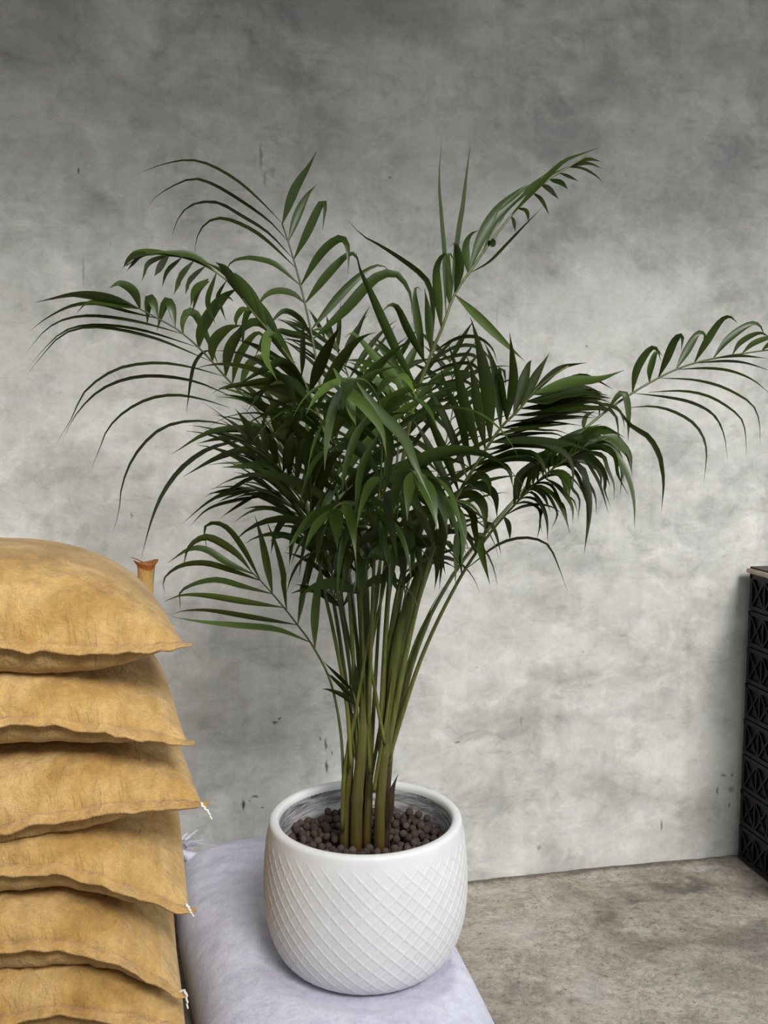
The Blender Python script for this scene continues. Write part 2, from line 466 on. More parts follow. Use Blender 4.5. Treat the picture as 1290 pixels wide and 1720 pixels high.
# per sack: seam trace (px), level at the back, bulge above and below
SACKS = [
    dict(seam=[(0, 1077), (60, 1085), (190, 1088), (250, 1085), (310, 1081)], back=0.945, tt=0.150, tb=0.085),
    dict(seam=[(0, 1208), (90, 1208), (160, 1218), (250, 1231), (315, 1244)], back=0.825, tt=0.10, tb=0.075),
    dict(seam=[(0, 1386), (100, 1365), (200, 1353), (300, 1346), (339, 1346)], back=0.69, tt=0.11, tb=0.075),
    dict(seam=[(0, 1458), (90, 1453), (160, 1470), (240, 1500), (318, 1524)], back=0.555, tt=0.10, tb=0.08),
    dict(seam=[(0, 1583), (100, 1580), (190, 1602), (260, 1640), (303, 1668)], back=0.41, tt=0.10, tb=0.09),
    dict(seam=[(0, 1706), (100, 1690), (200, 1702), (312, 1724)], back=0.27, tt=0.11, tb=0.09),
    dict(seam=None, back=0.11, tt=0.12, tb=0.12),
]
for k, s in enumerate(SACKS):
    if s['seam']:
        pts = []
        for px, py in s['seam']:
            p = on_plane(px, py, SORG, A2)
            pts.append(((p - SORG).dot(A1), p.z))
        pts.sort()
    else:
        pts = [(0.012, 0.10), (1.0, 0.10)]
    s['pts'] = pts
    s['a0'] = pts[0][0]
    s['seed'] = k * 13.7 + 3
    s['pu'] = 0.62 if k == 0 else 0.5 if k < 3 else 0.42
    s['ws'] = 0.022 if k < 3 else 0.008
    s['tp'] = 0.09 if k < 3 else 0.045

def seam_z(s, a):
    p = s['pts']
    xs = [q[0] for q in p]; zs = [q[1] for q in p]
    if a <= xs[0]: return zs[0]
    if a >= xs[-1]: return zs[-1] + (s['back'] - zs[-1]) * sm(xs[-1], xs[-1] + 0.4, a)
    for i in range(len(p) - 1):
        if a <= xs[i + 1]:
            t = (a - xs[i]) / (xs[i + 1] - xs[i])
            t = t * t * (3 - 2 * t) * 0.5 + t * 0.5
            return zs[i] + (zs[i + 1] - zs[i]) * t

def lo_a(s, v):                 # right edge of the sack: sharp corners, waisted between them
    return s['a0'] + s['ws'] * math.sin(math.pi * v) ** 0.7 + s['tp'] * v * v

def mid_z(s, a, v):
    w = sm(0.0, 0.55, v)
    return seam_z(s, a) * (1 - w) + s['back'] * w

def sack_z(s, u, v, a, top):
    f = fpow(u, 3.2, s['pu']) * fpow(v, 3.0, 0.60)
    if top:
        return mid_z(s, a, v) + s['tt'] * f
    return mid_z(s, a, v) - s['tb'] * f

def uv_at(s, a, b):
    v = b / SD
    lo = lo_a(s, min(1, max(0, v)))
    return (a - lo) / (s['a0'] + SW - lo), v

def build_sacks():
    NU, NV = 96, 60
    uu = [0.5 - 0.5 * math.cos(math.pi * (i / NU)) * (0.75 + 0.25 * abs(math.cos(math.pi * i / NU))) for i in range(NU + 1)]
    uu[0], uu[-1] = 0.0, 1.0
    vv = [0.5 - 0.5 * math.cos(math.pi * j / NV) for j in range(NV + 1)]
    labels = ['ochre woven sack with domed dusty top, uppermost of the stack',
              'ochre sack second from the top, with a thin sagging hem',
              'ochre sack third from the top, hem rising to a corner that sticks out furthest',
              'ochre sack fourth from the top, hem sloping down to the corner with a white thread',
              'ochre sack fifth from the top, diagonally creased below its bowed hem',
              'ochre sack lowest in view, its hem along the bottom of the photo',
              'ochre sack on the floor at the foot of the stack']
    for k, s in enumerate(SACKS):
        up = SACKS[k - 1] if k > 0 else None
        dn = SACKS[k + 1] if k < len(SACKS) - 1 else None
        zb = [[0] * (NU + 1) for _ in vv]; zt = [[0] * (NU + 1) for _ in vv]; AB = [[None] * (NU + 1) for _ in vv]
        for j, v in enumerate(vv):
            lo = lo_a(s, v)
            for i, u in enumerate(uu):
                a = lo + (s['a0'] + SW - lo) * u; b = v * SD
                t_ = sack_z(s, u, v, a, True); b_ = sack_z(s, u, v, a, False)
                if up:
                    u2, v2 = uv_at(up, a, b)
                    if 0 <= u2 <= 1:
                        z2 = sack_z(up, u2, v2, a, False)
                        if z2 < t_: t_ = max((t_ + z2) / 2 - 0.0015, mid_z(s, a, v))
                if dn:
                    u2, v2 = uv_at(dn, a, b)
                    if 0 <= u2 <= 1:
                        z2 = sack_z(dn, u2, v2, a, True)
                        if z2 > b_: b_ = min((b_ + z2) / 2 + 0.0015, mid_z(s, a, v))
                else:
                    b_ = max(b_, 0.002)
                zt[j][i], zb[j][i], AB[j][i] = t_, b_, (a, b)
        V, Fc = [], []
        sd = s['seed']
        def P(i, j, top):
            a, b = AB[j][i]; z = zt[j][i] if top else zb[j][i]
            u, v = uu[i], vv[j]
            e = min(1, 12 * min(u, 1 - u, v * 1.2, 1 - v))
            # creases running away from the front hem, and loose rumples
            front = math.exp(-((v - 0.06) / 0.10) ** 2)
            slope = 0.9 if k == 4 else 0.25
            cr = noise.noise(Vector(((a + slope * (z - mid_z(s, a, v))) * (42 if k == 4 else 30), z * 5, sd)))
            cr = (0.5 - abs(cr) * 1.8 + 0.6 * noise.noise(Vector((a * 11, z * 4, sd + 50)))) * front
            rump = noise.noise(Vector((a * 9, b * 9, sd + z * 6))) + 0.5 * noise.noise(Vector((a * 22, b * 22, sd + z * 14)))
            amp = 0.0075 if (k == 4 and not top) else 0.0045
            bulge = math.sin(math.pi * min(1.0, v / 0.22)) ** 0.8 * fpow(u, 6, 0.8) * (0.013 if top else 0.026)
            bb = b - bulge - (amp * cr) * e * 1.6 - 0.0035 * rump * front * e
            zz = z + (0.0025 * rump * e + amp * 0.5 * cr * e) * (1 if top else -0.5)
            p = SORG + A1 * a + A2 * bb
            return (p.x, p.y, zz)
        idx = {}
        for top in (True, False):
            for j in range(NV + 1):
                for i in range(NU + 1):
                    edge = i in (0, NU) or j in (0, NV)
                    if not top and edge:
                        idx[(i, j, False)] = idx[(i, j, True)]
                        continue
                    idx[(i, j, top)] = len(V)
                    if edge:
                        a, b = AB[j][i]; p = SORG + A1 * a + A2 * b
                        V.append((p.x, p.y, mid_z(s, a, vv[j])))
                    else:
                        V.append(P(i, j, top))
        for top in (True, False):
            for j in range(NV):
                for i in range(NU):
                    q = (idx[(i, j, top)], idx[(i + 1, j, top)], idx[(i + 1, j + 1, top)], idx[(i, j + 1, top)])
                    Fc.append(q[::-1] if top else q)
        p0 = SORG + A1 * 0.45 + A2 * 0.28
        root = empty('grain_sack', (p0.x, p0.y, s['back'] - 0.06 if dn else 0.0))
        tag(root, labels[k], 'sack', 'ochre sacks in the stack')
        inv = Matrix.Translation(-root.location)
        me = mesh('body', V, Fc); me.transform(inv)
        link('body', me, M_SACK, root)
        # folded, stitched hem along the front edge
        path, n = [], 110
        for i in range(n + 1):
            a = s['a0'] - 0.012 + (SW + 0.01) * i / n
            z = seam_z(s, a) + 0.0045 * noise.noise(Vector((a * 26, sd, 1))) + 0.003 * noise.noise(Vector((a * 60, sd, 5)))
            bb = -0.007 + 0.004 * noise.noise(Vector((a * 20, sd, 9)))
            path.append((a, bb, z))
        HV, HF = [], []
        prof = [(-0.0135, 0.0005), (-0.0125, 0.0036), (-0.008, 0.0022), (-0.004, 0.0046), (0.006, 0.003), (0.008, 0.0), (0.005, -0.0025), (-0.004, -0.0042), (-0.0085, -0.0026), (-0.0125, -0.0034)]
        for i, (a, bb, z) in enumerate(path):
            tp = sm(-0.005, 0.05, i / n) * 0.62 + 0.22                             # the hem thins out to the corner
            dr = -0.45 + 0.35 * noise.noise(Vector((a * 14, sd, 20)))      # the flap hangs or stands a little
            wv = 1 + 0.25 * noise.noise(Vector((a * 30, sd, 30)))
            for (q, h) in prof:
                p = SORG + A1 * a + A2 * (bb + q * wv * (0.35 + 0.75 * tp))
                HV.append((p.x, p.y, z + h * wv * tp - dr * q * wv * tp))
        m = len(prof)
        for i in range(n):
            for q in range(m):
                q2 = (q + 1) % m
                HF.append((i * m + q, i * m + q2, (i + 1) * m + q2, (i + 1) * m + q))
        HF += [tuple(range(m))[::-1], tuple(n * m + q for q in range(m))]
        me = mesh('hem', HV, HF); me.transform(inv)
        link('hem', me, M_SEAM, root)
        s['root'] = root
        s['inv'] = inv
    # loose white threads at three corners
    for k, pts in ((2, [(337, 1349), (344, 1358), (350, 1364), (355, 1376)]), (3, [(312, 1519), (317, 1525), (321, 1533), (325, 1539)]),
                   (4, [(299, 1668), (309, 1664), (313, 1672), (315, 1694)])):
        s = SACKS[k]
        w = spline([U(x, y, YC - 0.006 - 0.004 * i) for i, (x, y) in enumerate(pts)], 14)
        w = [p + Vector((0.0012 * math.sin(i * 2.1), 0.001 * math.cos(i * 1.7), 0)) for i, p in enumerate(w)]
        V, Fc = tube_data(w, [0.0026 - 0.00008 * i for i in range(14)], 6)
        me = mesh('loose_thread', V, Fc); me.transform(s['inv'])
        o = link('loose_thread', me, M_THREAD, s['root'])
        o['label'] = 'white loose thread end'
    # standing neck of the top sack, at its far corner
    s = SACKS[0]
    top = U(246, 943, 2.03); bot = U(240, 1060, 2.02)
    V, Fc = [], []
    rings = [(0.0, 0.020), (0.4, 0.0165), (0.7, 0.0165), (0.90, 0.0175), (0.935, 0.0185), (0.98, 0.0235), (1.0, 0.0245), (0.985, 0.020), (0.9, 0.016), (0.6, 0.013)]
    seg = 28
    for q, (f, r) in enumerate(rings):
        for i in range(seg):
            th = 2 * math.pi * i / seg
            rr = r * (1 + (0.10 * math.sin(5 * th + 1) + 0.05 * math.sin(9 * th)) * (1 - 0.5 * f))
            c = bot.lerp(top, f)
            V.append(c + Vector((rr * math.cos(th) - (0.004 * max(0, f - .85) * 6 if math.cos(th) < 0 else 0), rr * 0.75 * math.sin(th), 0.004 * math.sin(2 * th + 0.5) * f)))
    for q in range(len(rings) - 1):
        for i in range(seg):
            i2 = (i + 1) % seg
            Fc.append((q * seg + i, q * seg + i2, (q + 1) * seg + i2, (q + 1) * seg + i))
    Fc.append(tuple(range(seg))[::-1]); Fc.append(tuple((len(rings) - 1) * seg + i for i in range(seg)))
    split = 4 * seg
    me = mesh('gathered_neck', V, Fc); me.transform(s['inv'])
    me.materials.append(M_SACK); me.materials.append(M_RIM)
    for p in me.polygons:
        p.material_index = 1 if min(p.vertices) >= split - seg + seg // 2 and min(p.vertices) >= split - seg else 0
        if all(v < split for v in p.vertices): p.material_index = 0
    o = link('gathered_neck', me, None, s['root'])
    o['label'] = 'upright gathered neck with a flared rust brown rim'
    V, Fc = tube_data(spline([U(219, 936, 2.03), U(229, 939, 2.03), U(240, 944, 2.03)], 6), [0.0008, .001, .0012, .0014, .0014, .0014], 5)
    me = mesh('straw', V, Fc); me.transform(Matrix.Translation(-o.location)); me.transform(s['inv'])
    link('straw', me, M_RIM, o)

build_sacks()

# ------------------------------------------------------------------ white bag under the pot
POT = U(614, 1365, 1.906)
POT_R, POT_H = 0.2, 0.304
POT_Z = H - 0.809 - POT_H - 0.004
POT = Vector((POT.x, POT.y, POT_Z))

def build_bag():
    edge = Vector((0.158, 1.98, 0))               # a point on the bag's right edge
    e1 = Vector((math.cos(SYAW), math.sin(SYAW), 0)); e2 = Vector((-math.sin(SYAW), math.cos(SYAW), 0))
    W = 0.60
    bmax = (WALL0 - edge).dot(E2) - 0.015
    bmin = -0.62
    D = bmax - bmin
    NU, NV = 90, 130
    V, Fc, idx = [], [], {}
    cpot = POT
    def f(t, e, p): return max(0.0, 1 - abs(1 - 2 * t) ** e) ** p
    uu = [0.5 - 0.5 * math.cos(math.pi * i / NU) for i in range(NU + 1)]
    vv = [0.5 - 0.5 * math.cos(math.pi * j / NV) for j in range(NV + 1)]
    for top in (True, False):
        for j, v in enumerate(vv):
            for i, u in enumerate(uu):
                ed = i in (0, NU) or j in (0, NV)
                if not top and ed:
                    idx[(i, j, False)] = idx[(i, j, True)]; continue
                sh = f(u, 5, 0.42) * f(v, 14, 0.42)
                z = 0.105 + 0.122 * sh if top else max(0.004, 0.105 - 0.13 * sh)
                if ed: z = 0.105
                ins = 0.012 * math.sin(math.pi * v)
                p = edge - e1 * ((W - 0.05 * (1 - sm(0.3, 0.85, v))) * (1 - u)) + e1 * (ins if u > .5 else 0) + e2 * (bmin + D * v)
                if top and not ed:
                    nz = noise.noise(Vector((p.x * 7, p.y * 7, 2))) * 0.006 + noise.noise(Vector((p.x * 20, p.y * 20, 5))) * 0.003
                    wr = noise.noise(Vector((p.x * 5 + 3 * p.y, p.y * 34, 8))) * 0.0065 * sm(0.62, 0.85, v)      # cross folds near the wall
                    z += (nz + wr) * min(1, 8 * min(u, 1 - u))
                    r = math.hypot(p.x - cpot.x, p.y - cpot.y)
                    lim = POT_Z - 0.0015 + max(0, r - 0.145) ** 1.4 * 0.75
                    k_ = 0.012
                    if z > lim: z = lim
                    else: z = z + (lim - z) * (1 - sm(0.10, 0.20, r))
                idx[(i, j, top)] = len(V)
                V.append((p.x, p.y, z))
    for top in (True, False):
        for j in range(NV):
            for i in range(NU):
                q = (idx[(i, j, top)], idx[(i + 1, j, top)], idx[(i + 1, j + 1, top)], idx[(i, j + 1, top)])
                Fc.append(q if top else q[::-1])
    c = edge - e1 * (W / 2)
    root = empty('woven_bag', (c.x, c.y, 0))
    tag(root, 'lilac white woven bag lying flat under the white planter', 'bag')
    me = mesh('body', V, Fc); me.transform(Matrix.Translation(-root.location))
    link('body', me, M_BAG, root)
    # tied mouth with frayed ends, at the wall
    k0 = U(300, 1428, 2.37)
    random.seed(21)
    neck = spline([k0 + Vector((0.05, 0.02, -0.05)), k0 + Vector((0.02, 0.005, -0.015)), k0, k0 + Vector((-0.02, 0, 0.012))], 10)
    Vn, Fn = tube_data(neck, [0.028, 0.026, 0.022, 0.018, 0.014, 0.011, 0.010, 0.011, 0.013, 0.006], 14)
    me = mesh('tied_mouth', Vn, Fn); me.transform(Matrix.Translation(-root.location))
    o = link('tied_mouth', me, M_BAG, root)
    for q in range(26):
        ang = math.radians(random.uniform(-20, 200)); ln = random.uniform(0.035, 0.075)
        if q == 0: ang, ln = math.radians(18), 0.10
        d = Vector((math.cos(ang), random.uniform(-0.6, 0.3), math.sin(ang) * 0.7)).normalized()
        pts = spline([k0, k0 + d * ln * 0.5 + Vector((0, 0, 0.006)), k0 + d * ln + Vector((0, 0, random.uniform(-0.02, 0.004)))], 7)
        wdt = random.uniform(0.002, 0.007) if q else 0.0015
        side = d.cross(Vector((0, 1, 0.3))).normalized()
        V, Fc = [], []
        for i, p in enumerate(pts):
            ww = wdt * (1 - 0.6 * i / 6)
            V += [p - side * ww, p + Vector((0, -0.0015, 0)), p + side * ww]
        for i in range(6):
            for m in (0, 1):
                Fc.append((i * 3 + m, i * 3 + m + 1, (i + 1) * 3 + m + 1, (i + 1) * 3 + m))
        me = mesh('frayed_strip', V, Fc); me.transform(Matrix.Translation(-root.location))
        link('frayed_strip', me, M_BAG, o)

build_bag()

# ------------------------------------------------------------------ planter
def build_pot():
    t = NT('matt_white_glaze')
    ob = t.tc.outputs['Object']
    f = t.noise(ob, 14, 5, 0.6)
    c = t.ramp(f, [(0.3, (0.66, 0.665, 0.67)), (0.7, (0.72, 0.725, 0.73))])
    st = t.n('ShaderNodeVectorMath', operation='SUBTRACT'); t.l(ob, st.inputs[0]); st.inputs[1].default_value = (0.012, -0.165, 0.028)
    ln = t.n('ShaderNodeVectorMath', operation='LENGTH'); t.l(st.outputs[0], ln.inputs[0])
    mk = t.ramp(t.math('ADD', ln.outputs['Value'], t.math('MULTIPLY', t.noise(ob, 60, 4), 0.02)), [(0.016, (1, 1, 1)), (0.028, (0, 0, 0))])
    c = t.mix(t.math('MULTIPLY', mk, 0.5), c, (0.42, 0.34, 0.30))
    t.l(c, t.b.inputs['Base Color'])
    t.b.inputs['Roughness'].default_value = 0.5
    t.b.inputs['Specular IOR Level'].default_value = 0.35
    t.l(t.bump(t.noise(ob, 160, 4), 0.06, 0.002), t.b.inputs['Normal'])
    root = empty('planter', POT)
    tag(root, 'white round planter embossed with a diamond lattice, holding the palm', 'planter')
    ctrl = [(0.118, 0.0), (0.140, 0.001), (0.156, 0.007), (0.172, 0.020), (0.187, 0.041), (0.1985, 0.070), (0.2065, 0.105), (0.2105, 0.145), (0.2105, 0.18), (0.2085, 0.22), (0.2045, 0.26), (0.2005, 0.288)]
    prof = spline([(r, 0, z) for r, z in ctrl], 150)
    n = 760
    r_ = np.array([p.x for p in prof]); z_ = np.array([p.z for p in prof])
    s_ = np.concatenate([[0], np.cumsum(np.hypot(np.diff(r_), np.diff(z_)))])
    th = np.arange(n) * 2 * math.pi / n
    # embossed lattice: two families of raised spiral lines
    Nl = 42
    S, T = np.meshgrid(s_, th, indexing='ij')
    cell = 2 * math.pi * 0.209 / Nl
    disp = np.zeros_like(S)
    for sg in (1, -1):
        ph = (T * Nl / (2 * math.pi) + sg * S / (cell * 1.02)) % 1.0
        d = np.minimum(ph, 1 - ph) * cell * 0.7
        disp = np.maximum(disp, np.exp(-(d / 0.0014) ** 2))
    fade = np.clip((s_[-1] - 0.004 - S) / 0.02, 0, 1) * np.clip((S - 0.035) / 0.02, 0, 1)
    R = r_[:, None] + disp * 0.0015 * fade
    body = np.stack([R * np.cos(T), R * np.sin(T), np.repeat(z_[:, None], n, 1)], -1)
    rim = [(r, z - 0.008) for r, z in [(0.1992, 0.304), (0.1975, 0.3095), (0.193, 0.312), (0.187, 0.3122), (0.1825, 0.3112), (0.1795, 0.308), (0.178, 0.303), (0.178, 0.298)]]
    rr = np.array([[[r * math.cos(a), r * math.sin(a), z] for a in th] for r, z in rim])
    grid = np.concatenate([body, rr], 0)
    m = grid.shape[0]
    V = grid.reshape(-1, 3)
    i, j = np.meshgrid(np.arange(m - 1), np.arange(n), indexing='ij')
    j2 = (j + 1) % n
    Fq = np.stack([i * n + j, i * n + j2, (i + 1) * n + j2, (i + 1) * n + j], -1).reshape(-1, 4)
    me = bpy.data.meshes.new('shell')
    nv, nf = len(V), len(Fq)
    me.vertices.add(nv); me.vertices.foreach_set('co', V.astype(np.float32).ravel())
    me.loops.add(nf * 4); me.loops.foreach_set('vertex_index', Fq.astype(np.int32).ravel())
    me.polygons.add(nf); me.polygons.foreach_set('loop_start', np.arange(0, nf * 4, 4, dtype=np.int32))
    me.polygons.foreach_set('use_smooth', np.ones(nf, dtype=bool))
    me.update(calc_edges=True); me.validate()
    link('shell', me, t.m, root)
    # inside wall: brushed grey glaze
    q = NT('brushed_grey_glaze')
    ob = q.tc.outputs['Object']
    sep = q.n('ShaderNodeSeparateXYZ'); q.l(ob, sep.inputs[0])
    ang = q.math('ARCTAN2', sep.outputs[1], sep.outputs[0])
    cmb = q.n('ShaderNodeCombineXYZ'); q.l(ang, cmb.inputs[0]); q.l(q.math('ADD', sep.outputs[2], q.math('MULTIPLY', ang, 0.01)), cmb.inputs[2])
    br = q.noise(q.mapping(cmb.outputs[0], (2.2, 1, 95)), 1.0, 8, 0.68, 0.7)
    q.l(q.ramp(br, [(0.34, (0.035, 0.035, 0.037)), (0.47, (0.30, 0.30, 0.305)), (0.58, (0.55, 0.55, 0.55)), (0.8, (0.74, 0.74, 0.74))]), q.b.inputs['Base Color'])
    q.b.inputs['Roughness'].default_value = 0.38
    q.l(q.bump(br, 0.3, 0.003), q.b.inputs['Normal'])
    Vi, Fi, sg = [], [], 96
    ip = [(0.178, 0.291), (0.179, 0.28), (0.1805, 0.25), (0.181, 0.2), (0.178, 0.15), (0.165, 0.06), (0.10, 0.03), (0.0, 0.03)]
    for r, z in ip[:-1]:
        for a in range(sg):
            Vi.append((r * math.cos(2 * math.pi * a / sg), r * math.sin(2 * math.pi * a / sg), z))
    for k in range(len(ip) - 2):
        for a in range(sg):
            a2 = (a + 1) % sg
            Fi.append((k * sg + a, (k + 1) * sg + a, (k + 1) * sg + a2, k * sg + a2))
    Fi.append(tuple((len(ip) - 2) * sg + a for a in range(sg)))
    o = link('inner_wall', mesh('inner_wall', Vi, Fi), q.m, root)
    o['label'] = 'brushed silver grey inside of the planter'
    # base
    Vb, Fb = [], []
    for z, r in ((0.0, 0.119), (0.006, 0.121)):
        for a in range(sg):
            Vb.append((r * math.cos(2 * math.pi * a / sg), r * math.sin(2 * math.pi * a / sg), z))
    for a in range(sg):
        a2 = (a + 1) % sg
        Fb.append((a, a2, sg + a2, sg + a))
    Fb += [tuple(range(sg))[::-1], tuple(sg + a for a in range(sg))]
    link('base', mesh('base', Vb, Fb), t.m, root)

build_pot()
SOIL_Z = POT_Z + POT_H - 0.072

def build_pellets():
    t = NT('dark_brown_clay')
    ob = t.tc.outputs['Object']
    oi = t.n('ShaderNodeObjectInfo')
    c = t.ramp(oi.outputs['Random'], [(0, (0.030, 0.018, 0.014)), (0.7, (0.060, 0.036, 0.028)), (1, (0.092, 0.060, 0.05))])
    c = t.mix(0.5, c, t.ramp(t.noise(ob, 300, 5), [(0.3, (0.35, 0.35, 0.35)), (0.7, (0.62, 0.6, 0.6))]), 'OVERLAY')
    t.l(c, t.b.inputs['Base Color'])
    t.b.inputs['Roughness'].default_value = 0.85
    t.l(t.bump(t.noise(ob, 350, 4), 0.4, 0.002), t.b.inputs['Normal'])
    mat = t.m
    random.seed(5)
    shapes = []
    for k in range(5):
        bm = bmesh.new()
        bmesh.ops.create_icosphere(bm, subdivisions=2, radius=0.0086)
        sc = Vector((random.uniform(.9, 1.1), random.uniform(.9, 1.1), random.uniform(.82, 1.0)))
        for v in bm.verts:
            v.co = Vector((v.co.x * sc.x, v.co.y * sc.y, v.co.z * sc.z)) * (1 + 0.09 * noise.noise(v.co * 160 + Vector((k * 7, 0, 0))))
        me = bm_mesh('clay_pellet', bm, True); me.materials.append(mat)
        shapes.append(me)
    pts, tries = [], 0
    def ok(x, y, z):
        for a, b, c_ in pts:
            if (a - x) ** 2 + (b - y) ** 2 + (c_ - z) ** 2 < 0.0158 ** 2: return False
        return True
    canes = [(-0.045, -0.01), (-0.026, -0.02), (0.002, -0.005), (0.03, -0.02), (0.045, 0.0), (-0.008, 0.02)]
    while tries < 30000:
        tries += 1
        r = 0.168 * math.sqrt(random.random()); a = random.uniform(0, 2 * math.pi)
        x, y = r * math.cos(a), r * math.sin(a)
        z = 0.004 + 0.007 * noise.noise(Vector((x * 22, y * 22, 0))) + random.choice((0, 0, 0.009)) + 0.010 * sm(0.12, 0.168, r) * (0.5 + 0.5 * noise.noise(Vector((x * 30, y * 30, 7))))
        if any((x - u) ** 2 + (y - w) ** 2 < 0.021 ** 2 for u, w in canes): continue
        if ok(x, y, z): pts.append((x, y, z))
    pts.sort(key=lambda p: -p[1])
    root = None
    shown = pts[:300]
    rest = pts[300:]
    for i, (x, y, z) in enumerate(shown):
        o = bpy.data.objects.new('clay_pellet', shapes[i % 5])
        C.objects.link(o)
        o.location = (POT.x + x, POT.y + y, SOIL_Z + z)
        o.rotation_euler = (random.uniform(0, 6), random.uniform(0, 6), random.uniform(0, 6))
        tag(o, 'round dark brown clay pellet on the soil around the palm stems', 'pellet', 'clay pellets in the white planter')
    # the layer beneath, and the pellets hidden by the near rim
    V, Fc = [], []
    def add(me, loc):
        b = len(V)
        for v in me.vertices: V.append((v.co.x + loc[0], v.co.y + loc[1], v.co.z + loc[2]))
        for p in me.polygons: Fc.append(tuple(b + q for q in p.vertices))
    for i, (x, y, z) in enumerate(rest): add(shapes[i % 5], (x, y, z))
    for k in range(420):
        r = 0.166 * math.sqrt(random.random()); a = random.uniform(0, 2 * math.pi)
        add(shapes[k % 5], (r * math.cos(a), r * math.sin(a), -0.012 + random.uniform(-0.003, 0.003)))
    b = len(V); sg = 64
    for z, r in ((-0.014, 0.172), (-0.14, 0.150)):
        for a in range(sg): V.append((r * math.cos(2 * math.pi * a / sg), r * math.sin(2 * math.pi * a / sg), z))
    for a in range(sg):
        a2 = (a + 1) % sg
        Fc.append((b + a, b + sg + a, b + sg + a2, b + a2))
    Fc += [tuple(b + a for a in range(sg)), tuple(b + sg + a for a in range(sg))[::-1]]
    o = link('pellet_bed', mesh('pellet_bed', V, Fc), mat)
    o.location = (POT.x, POT.y, SOIL_Z)
    tag(o, 'bed of dark brown clay pellets filling the white planter', 'soil', kind='stuff')

build_pellets()

# ------------------------------------------------------------------ areca palm
def leaf_material(name, top, under, var=0.35, rough=0.38, spec=0.4):
    t = NT(name)
    oi = t.n('ShaderNodeObjectInfo')
    ob = t.tc.outputs['Object']
    geo = t.n('ShaderNodeNewGeometry')
    lo = t.ramp(oi.outputs['Random'], [(0, [x * (1 - var) for x in top]), (0.75, top), (1, [min(1, x * (1 + var)) for x in top])])
    c = t.mix(geo.outputs['Backfacing'], lo, under)
    c = t.mix(0.35, c, t.ramp(t.noise(ob, 18, 4, 0.6), [(0.3, (0.36, 0.36, 0.36)), (0.7, (0.62, 0.64, 0.55))]), 'OVERLAY')
    t.l(c, t.b.inputs['Base Color'])
    t.b.inputs['Roughness'].default_value = rough
    t.b.inputs['Specular IOR Level'].default_value = spec
    tr = t.n('ShaderNodeBsdfTranslucent')
    t.l(t.mix(0.5, c, (0.10, 0.17, 0.012)), tr.inputs['Color'])
    mx = t.n('ShaderNodeMixShader'); mx.inputs[0].default_value = 0.16
    t.l(t.b.outputs[0], mx.inputs[1]); t.l(tr.outputs[0], mx.inputs[2])
    t.l(mx.outputs[0], t.out.inputs['Surface'])
    return t.m

def stem_material(name, lowc, highc, z0, z1):
    t = NT(name)
    ob = t.tc.outputs['Object']
    sp = t.n('ShaderNodeSeparateXYZ'); t.l(ob, sp.inputs[0])
    mr = t.n('ShaderNodeMapRange'); t.l(sp.outputs[2], mr.inputs[0]); mr.inputs[1].default_value = z0; mr.inputs[2].default_value = z1
    c = t.ramp(mr.outputs[0], [(0, lowc), (1, highc)])
    st = t.noise(t.mapping(ob, (150, 150, 5)), 1.0, 6, 0.65)
    c = t.mix(0.9, c, t.ramp(st, [(0.3, (0.26, 0.23, 0.21)), (0.52, (0.5, 0.5, 0.47)), (0.7, (0.72, 0.71, 0.58))]), 'OVERLAY')
    t.l(c, t.b.inputs['Base Color'])
    t.b.inputs['Roughness'].default_value = 0.45
    return t.m

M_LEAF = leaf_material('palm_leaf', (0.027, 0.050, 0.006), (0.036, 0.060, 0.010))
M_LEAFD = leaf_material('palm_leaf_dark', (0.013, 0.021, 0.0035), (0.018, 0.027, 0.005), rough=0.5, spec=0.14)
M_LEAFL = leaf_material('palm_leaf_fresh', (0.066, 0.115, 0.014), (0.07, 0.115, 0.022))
M_STALK = stem_material('palm_stalk', (0.105, 0.115, 0.024), (0.085, 0.105, 0.026), 0.2, 0.8)
M_STALKD = stem_material('palm_stalk_dark', (0.08, 0.10, 0.03), (0.05, 0.065, 0.022), 0.2, 0.8)
M_CANE = stem_material('palm_cane', (0.070, 0.046, 0.010), (0.105, 0.105, 0.026), 0.0, 0.26)
M_SHEATH = stem_material('dry_sheath', (0.035, 0.022, 0.014), (0.06, 0.038, 0.022), 0.0, 0.2)

PALM = empty('areca_palm', (POT.x, POT.y, SOIL_Z))
tag(PALM, 'green areca palm with arching feathery fronds growing in the white planter', 'palm')
PINV = Matrix.Translation(-PALM.location)

def into(me):
    me.transform(PINV)
    return me

def wall_limit(x):
    return WALL0.y + (x - WALL0.x) * 0.2 - 0.035

def clampw(p):
    y = wall_limit(p.x)
    return Vector((p.x, min(p.y, y), p.z))

RIB = []           # every leaflet: (frond index, verts, faces, material, size, traced)

def ribbon(pts, wdirs, width, prof=0.36, fold=0.22):
    V, Fc = [], []
    n = len(pts)
    for i in range(n):
        s = i / (n - 1)
        w = (sm(-0.06, prof, s) ** 0.75) * (1 - sm(prof + 0.05, 1.04, s)) ** 0.85 if s < 1 else 0.02
        w = max(0.03, w) * width / 2
        t = (pts[min(i + 1, n - 1)] - pts[max(i - 1, 0)]).normalized()
        d = (wdirs[i] - t * wdirs[i].dot(t))
        if d.length < 1e-5: d = t.cross(Vector((0, 1, 0)))
        d.normalize()
        nn = t.cross(d).normalized()
        if nn.z < 0: nn = -nn
        V += [clampw(pts[i] - d * w + nn * (w * fold)), clampw(pts[i] - nn * (w * fold)), clampw(pts[i] + d * w + nn * (w * fold))]
    for i in range(n - 1):
        for m in (0, 1):
            Fc.append((i * 3 + m, i * 3 + m + 1, (i + 1) * 3 + m + 1, (i + 1) * 3 + m))
    return V, Fc

FR = []            # fronds

CANE_TOPS = [(586, 1.899), (603, 1.886), (621, 1.909), (642, 1.886), (651, 1.905)]

